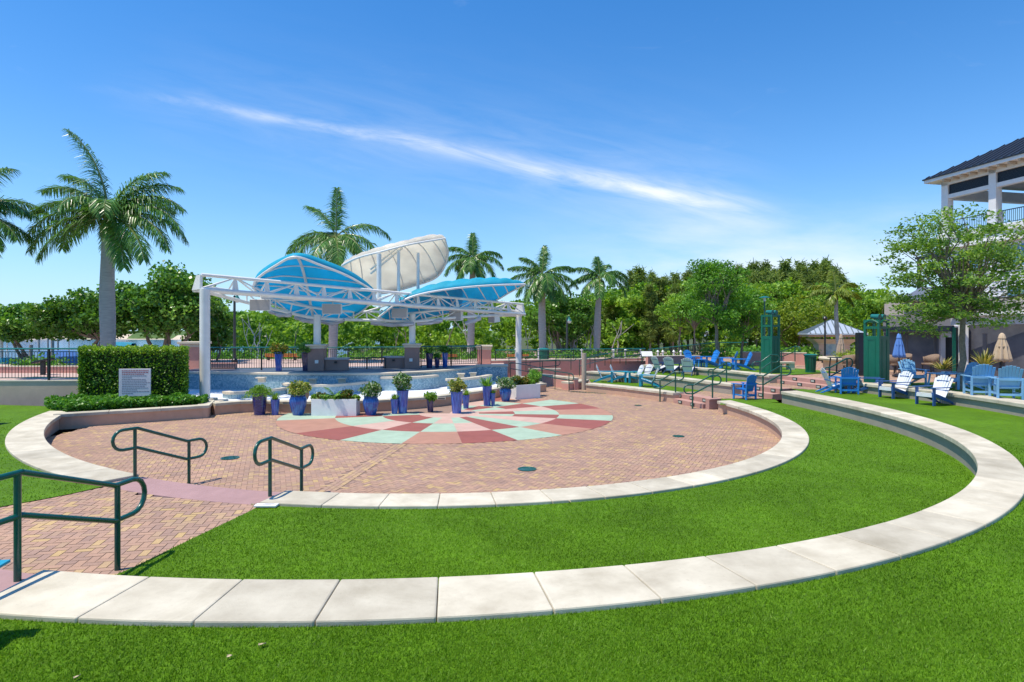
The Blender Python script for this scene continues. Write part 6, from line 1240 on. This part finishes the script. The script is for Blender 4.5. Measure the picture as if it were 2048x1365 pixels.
boat('boat under a teal cover behind the railing at the far left', 14, 39, 5.5, .3, cover, -.5, 1.5); boat('boat under a blue cover behind the railing beside the square hedge', 138, 41, 5.5, 2.6, cover2, -.5, 1.5); boat('distant white boat on the lagoon left of the tall palm trunk', 128, 85, 6, .2, cover2); boat('distant white boat on the lagoon right of the tall palm trunk', 235, 120, 8, 2.9, cover)
for i, (px, yt, D) in enumerate(((62, 690, 46), (105, 676, 52), (78, 674, 90), (96, 674, 95), (116, 674, 95), (2, 640, 40))):
    t = dp(px, yt, D); o = mk('dock_piling', MB().tube([(0, 0, -1.6), (0, 0, t.z)], .13, 10), white_p if px == 2 else postw, smooth=True); o.location = (t.x, D, 0); tag(o, 'tall white dock post at the left edge' if px == 2 else 'grey dock piling standing in the lagoon beyond the railing', 'piling', None if px == 2 else 'pilings in the lagoon')
t0 = thing('fish_table', 'black slanted fish cleaning table behind the far left railing', 'table', (dp(86, 730, 29).x, 29, .93)); mk('top', MB().box((0, 0, .68), (.85, .45, .10), M=Matrix.Rotation(-.22, 3, 'Y')), black_m, t0, bevel=.02); mk('leg', MB().box((0, 0, .32), (.16, .16, .64)), black_m, t0)
mass('shrub_bed', 'bright low shrubs behind the far left railing', [(36, 724), (112, 724)], 31.5, 32.3, 1500, .16, lf_cover, 66, .95)
make_pr = np.random.default_rng(5)
for i in range(26):                              # far bank trees and houses
    x = -330 + i * 13 + make_pr.uniform(-4, 4); y = 345 + make_pr.uniform(-15, 25)
    if i == 0: far0 = make_tree('bank_tree', 'bushy green tree on the far bank of the lagoon', 'tree', 4, .3, (7, 6, 5, 5), 22, 70, 1.5, lf_mid, 88, (1.6, 1.2), (x, y, 1.5), group='trees on the far bank')
    else: dup(far0, (x, y, 1.5), i, scale=make_pr.uniform(.8, 1.5))
for i, (px, D, wd, lab) in enumerate(((35, 330, 12, 'white house on the far bank, leftmost'), (75, 335, 16, 'long pale house on the far bank, above the sandy edge'), (108, 330, 14, 'white house on the far bank, left of the tall palm trunk'), (165, 325, 18, 'widest pale house on the far bank, rightmost'))):
    c = dp(px, 660, D); t0 = thing('bank_house', lab, 'house', (c.x, 322, 1.2), 0, 'houses on the far bank'); mk('wall', MB().box((0, 0, 1.7), (wd, 8, 3.4)), siding, t0); mk('roof', MB().add([(-wd * .55, -5, 3.4), (wd * .55, -5, 3.4), (wd * .55, 5, 3.4), (-wd * .55, 5, 3.4), (-wd * .3, 0, 5.6), (wd * .3, 0, 5.6)], [(0, 1, 5, 4), (1, 2, 5), (2, 3, 4, 5), (3, 0, 4), (3, 2, 1, 0)]), greyp, t0)
    for k in (-1, 0, 1): mk('window', MB().box((k * wd * .28, -4.02, 1.8), (1.6, .06, 1.3)), black_m, t0)

# ---------------------------------------------------------------- white three-storey building on the right
dk_m = mat('dark_roof_metal', (.018, .022, .032), .38, .15, 3, metal=.2); louv = mat('dark_louvre', (.012, .015, .03), .5, .2, 5); glassd = mat('dark_window_glass', (.02, .035, .05), .08, .2, 2); ceilm = mat('beige_ceiling', (.52, .45, .36), .8, .05, 2); glassb = mat('sky_tinted_glass', (.10, .22, .34), .06, .2, 2)
A0 = Vector((38.2, 53.4, 0)); u = Vector((.212, -.977, 0)); v = Vector((.977, .212, 0))     # u: toward us along the facade, v: into the building
bld = thing('white_building', 'white three-storey building with dark metal roof and open top terrace at the right edge', 'building', (A0.x, A0.y, Z3), math.atan2(u.y, u.x))
def Bx(m, s0, s1, d0, d1, z0, z1): return m.box(((s0 + s1) / 2, (d0 + d1) / 2, (z0 + z1) / 2 - Z3), (s1 - s0, d1 - d0, z1 - z0))   # s along facade, d inward (local +y)
# local frame: x = toward us, y = rotated left of that, i.e. into the building
LN = 26.0; zT, zBm, zEave = 11.6, 14.7, 16.55
mk('wall', Bx(MB(), .35, LN, .25, 11, Z3, zT - .5), siding, bld)
m = MB()
for k in range(26): Bx(m, .3, LN, .21, .25, Z3 + .4 * k, Z3 + .4 * k + .02)
mk('clapboard_lines', m, white_p, bld)
mk('terrace_floor', Bx(MB(), -.15, LN, -.25, 11, zT - .48, zT), white_p, bld, bevel=.03); mk('ledge', Bx(Bx(MB(), .05, LN, -.1, .2, zT - 1.1, zT - .5), .1, LN, -.35, .2, zT - 1.35, zT - 1.12), white_p, bld)
BAY = 4.25
for k in range(7):
    s = k * BAY
    for d in (0, 5.2, 10.4):
        mk('terrace_column', Bx(MB(), s, s + .62, d, d + .62, zT, zEave - .25), white_p, bld, bevel=.01); 
        if d == 0: mk('column_plinth', Bx(MB(), s - .06, s + .68, -.06, .68, zT, zT + 1.25), siding, bld, bevel=.01)
for k in range(6):
    s = k * BAY + .62; e = (k + 1) * BAY; mk('louvre_panel', Bx(MB(), s, e, .2, .3, 15.05, 15.9), louv, bld); m = MB()
    for q in range(8): Bx(m, s, e, .15, .2, 15.1 + q * .1, 15.15 + q * .1)
    mk('slats', m, dk_m, bld.children[-1]); mk('beam', Bx(MB(), s, e, .05, .5, 14.7, 15.05), white_p, bld, bevel=.01); mk('rear_beam', Bx(MB(), s, e, 10.5, 10.8, 14.7, 15.9), white_p, bld); mk('louvre_panel', Bx(MB(), s, e, 10.45, 10.49, 15.05, 15.8), louv, bld)
    m = MB(); Bx(m, s, e, .1, .16, zT + 1.08, zT + 1.15); Bx(m, s, e, .11, .15, zT + .12, zT + .17)
    n = int((e - s) / .15)
    for q in range(n): x = s + (q + .5) * (e - s) / n; Bx(m, x - .013, x + .013, .117, .143, zT + .15, zT + 1.1)
    mk('balustrade', m, black_m, bld)
for d in (.62, 5.8): mk('side_beam', Bx(MB(), .05, .55, d, d + 4.6, 14.7, 15.6), white_p, bld)
mk('frieze', Bx(MB(), 0, LN, .0, .62, 15.9, zEave - .2), white_p, bld); mk('ceiling', Bx(MB(), .0, LN, .64, 10.4, 15.95, 16.05), ceilm, bld); mk('soffit', Bx(MB(), -.8, LN, -.8, 11.6, zEave - .22, zEave - .12), white_p, bld); mk('fascia', Bx(MB(), -.9, LN, -.9, -.78, zEave - .25, zEave + .12), white_p, bld); mk('fascia', Bx(MB(), -.9, -.78, -.78, 11.7, zEave - .25, zEave + .12), white_p, bld)
[mk('rafter', Bx(MB(), k * .8, k * .8 + .14, -.77, -.02, zEave - .42, zEave - .24), ceilm, bld) for k in range(1, 32)]
hR = 3.4; z0 = zEave - Z3 + .12; W2 = 5.4
rf = mk('roof', MB().add([(-1.0, -1.0, z0), (LN + 1, -1.0, z0), (LN + 1, 11.8, z0), (-1.0, 11.8, z0), (W2, 5.4, z0 + hR), (LN + 1, 5.4, z0 + hR), (-1.0, -1.0, z0 - .1), (LN + 1, -1.0, z0 - .1), (LN + 1, 11.8, z0 - .1), (-1.0, 11.8, z0 - .1)], [(0, 1, 5, 4), (2, 3, 4, 5), (3, 0, 4), (0, 6, 7, 1), (3, 9, 6, 0), (9, 8, 7, 6)]), dk_m, bld)
m = MB(); 
for k in range(44):
    x = -.6 + k * .62; f = min(1, (x + 1.0) / 6.4); m.bar((x, -1.0, z0 + .03), (x, -1.0 + 6.4 * f, z0 + hR * f + .03), .05, .09)
mk('seam', m, mat('roof_seam_dark', (.06, .065, .08), .4, .1, 3), rf)
for k in range(6):
    s = k * BAY + 1.3; 
    for z in (8.1, 4.8): fr_ = mk('window', Bx(MB(), s, s + 2.2, .15, .25, z, z + 1.9), white_p, bld, bevel=.01); mk('pane', Bx(Bx(MB(), s + .12, s + 1.04, .13, .15, z + .12, z + 1.78), s + 1.16, s + 2.08, .13, .15, z + .12, z + 1.78), glassb, fr_)
# dark side awning and hip roof on the far end of the building
mk('side_awning', MB().add([(v_[0], v_[1], v_[2]) for v_ in ((-3.2, .5, 8.9), (.3, .5, 8.9), (.3, 6, 8.9), (-3.2, 6, 8.9), (-1.2, 2.2, 9.6), (.3, 2.2, 9.6), (.3, 4.4, 9.6), (-1.2, 4.4, 9.6), (-3.2, .5, 8.7), (.3, .5, 8.7), (.3, 6, 8.7), (-3.2, 6, 8.7))], [(0, 1, 5, 4), (2, 3, 7, 6), (3, 0, 4, 7), (4, 5, 6, 7), (0, 8, 9, 1), (3, 11, 8, 0), (11, 10, 9, 8)]), dk_m, bld); mk('awning_post', MB().box((-2.9, .7, 4.3), (.25, .25, 8.8)), dk_m, bld)
# low front block with grey awnings and dark roller screens
c0 = dp(1765, 700, 31.5); lw_ = thing('patio_pavilion', 'low grey patio front with dark mesh screens under the white building', 'pavilion', (c0.x, c0.y, Z3)); O = lw_.location
scr = mat('dark_mesh_screen', (.075, .08, .10), .45, .12, 1.5, c2=(.13, .13, .15)); awn = mat('grey_awning', (.075, .073, .078), .8, .05, 2); lgt = mat('light_grey_fascia', (.50, .49, .50), .6, .05, 2)
def vq(m, a, b, ya0, yb0, ya1, yb1, Da, Db, th=.12):   # upright panel between two rays
    p = [dp(a, ya1, Da), dp(b, yb1, Db), dp(b, yb0, Db), dp(a, ya0, Da)]; q = [x + Vector((.05, th, 0)) for x in p]; return m.add(p + q, [(0, 1, 2, 3), (7, 6, 5, 4), (0, 4, 5, 1), (1, 5, 6, 2), (2, 6, 7, 3), (3, 7, 4, 0)])
yb = lambda D: YH + (CZ - Z3) * F / D
mk('screen', vq(MB(), 1768, 1879, 665, 664.5, yb(31), yb(29), 31, 29), scr, lw_, O); mk('screen', vq(MB(), 1937, 2075, 650, 648, yb(27.4), yb(24.5), 27.4, 24.5), scr, lw_, O)
ghost = mat('screen_reflection_panel', (.17, .17, .18), .35, .05, 2)  # paler strips set before the mesh screens, painting reflections in as colour
for a, b, y0, y1, D in ((1812, 1817, 671, 716, 30.1), (1867, 1876, 668, 720, 29.1), (1965, 1973, 667, 715, 26.4), (1850, 1853, 702, 712, 29.5)): mk('reflection_strip', vq(MB(), a, b, y0, y0, y1, y1, D, D, .02), ghost, lw_, O)
mk('screen_frame', vq(vq(MB(), 1768, 1879, 663.5, 663, 665, 664.5, 30.9, 28.9), 1879, 1881, 663, 663, yb(28.9), yb(28.9), 28.9, 28.9), lgt, lw_, O)
mk('doorway', vq(MB(), 1881, 1924, 655, 655, yb(28.8), yb(28.2), 28.9, 28.3), black_m, lw_, O); mk('door_frame', vq(vq(MB(), 1882, 1891, 663, 663, yb(28.4), yb(28.4), 28.4, 28.4), 1891, 1903, 664, 664, 675, 675, 28.4, 28.4), lgt, lw_, O)
mk('green_post', vq(MB(), 1906, 1912, 655, 655, yb(27.5), yb(27.5), 27.5, 27.5), tgreen, lw_, O); mk('column', vq(MB(), 1924, 1937, 640, 640, yb(27.3), yb(27.2), 27.3, 27.2, .3), white_p, lw_, O)
mk('awning', MB().add([dp(1766, 662, 30.5), dp(1908, 662, 27.6), dp(1908, 632, 29.4), dp(1766, 630, 32.4), dp(1766, 664, 30.55), dp(1908, 664, 27.65), dp(1908, 634, 29.45), dp(1766, 632, 32.45)], [(0, 1, 2, 3), (7, 6, 5, 4), (0, 4, 5, 1), (1, 5, 6, 2), (2, 6, 7, 3), (3, 7, 4, 0)]), awn, lw_, O)
mk('awning_valance', vq(MB(), 1766, 1908, 654, 652, 664, 663, 30.45, 27.55, .04), louv, lw_, O)
mk('fascia', vq(MB(), 1912, 2085, 634, 626, 650, 648, 27.2, 24.0, .4), lgt, lw_, O); mk('cornice', vq(MB(), 1910, 2090, 628, 619, 633.5, 625.6, 27.0, 23.8, .7), white_p, lw_, O)
mk('upper_wall', vq(MB(), 1812, 2095, 603, 590, 630, 622, 33, 26, 2.0), mat('pale_tan_wall', (.50, .44, .39), .8, .05, 2), lw_, O)
a = [dp(1796, 601, 32), dp(1900, 598, 29), dp(1935, 598, 34), dp(1842, 575, 33.5), dp(1888, 573, 32.0), dp(1815, 600, 36)]; mk('hip_roof', MB().add(a, [(0, 1, 4, 3), (1, 2, 4), (0, 3, 5), (3, 4, 2, 5)]), mat('grey_hip_roof', (.13, .14, .17), .5, .1, 3), lw_, O, solid=.08)
bk = thing('speaker_column', 'tall narrow black box standing just left of the solid green tower', 'speaker', (dp(1727, 700, 26.5).x, 26.8, Z3)); mk('cabinet', MB().box((0, 0, .95), (.24, .3, 1.9)), black_m, bk, bevel=.02); mk('grille', MB().box((0, -.155, 1.0), (.2, .02, 1.6)), louv, bk)
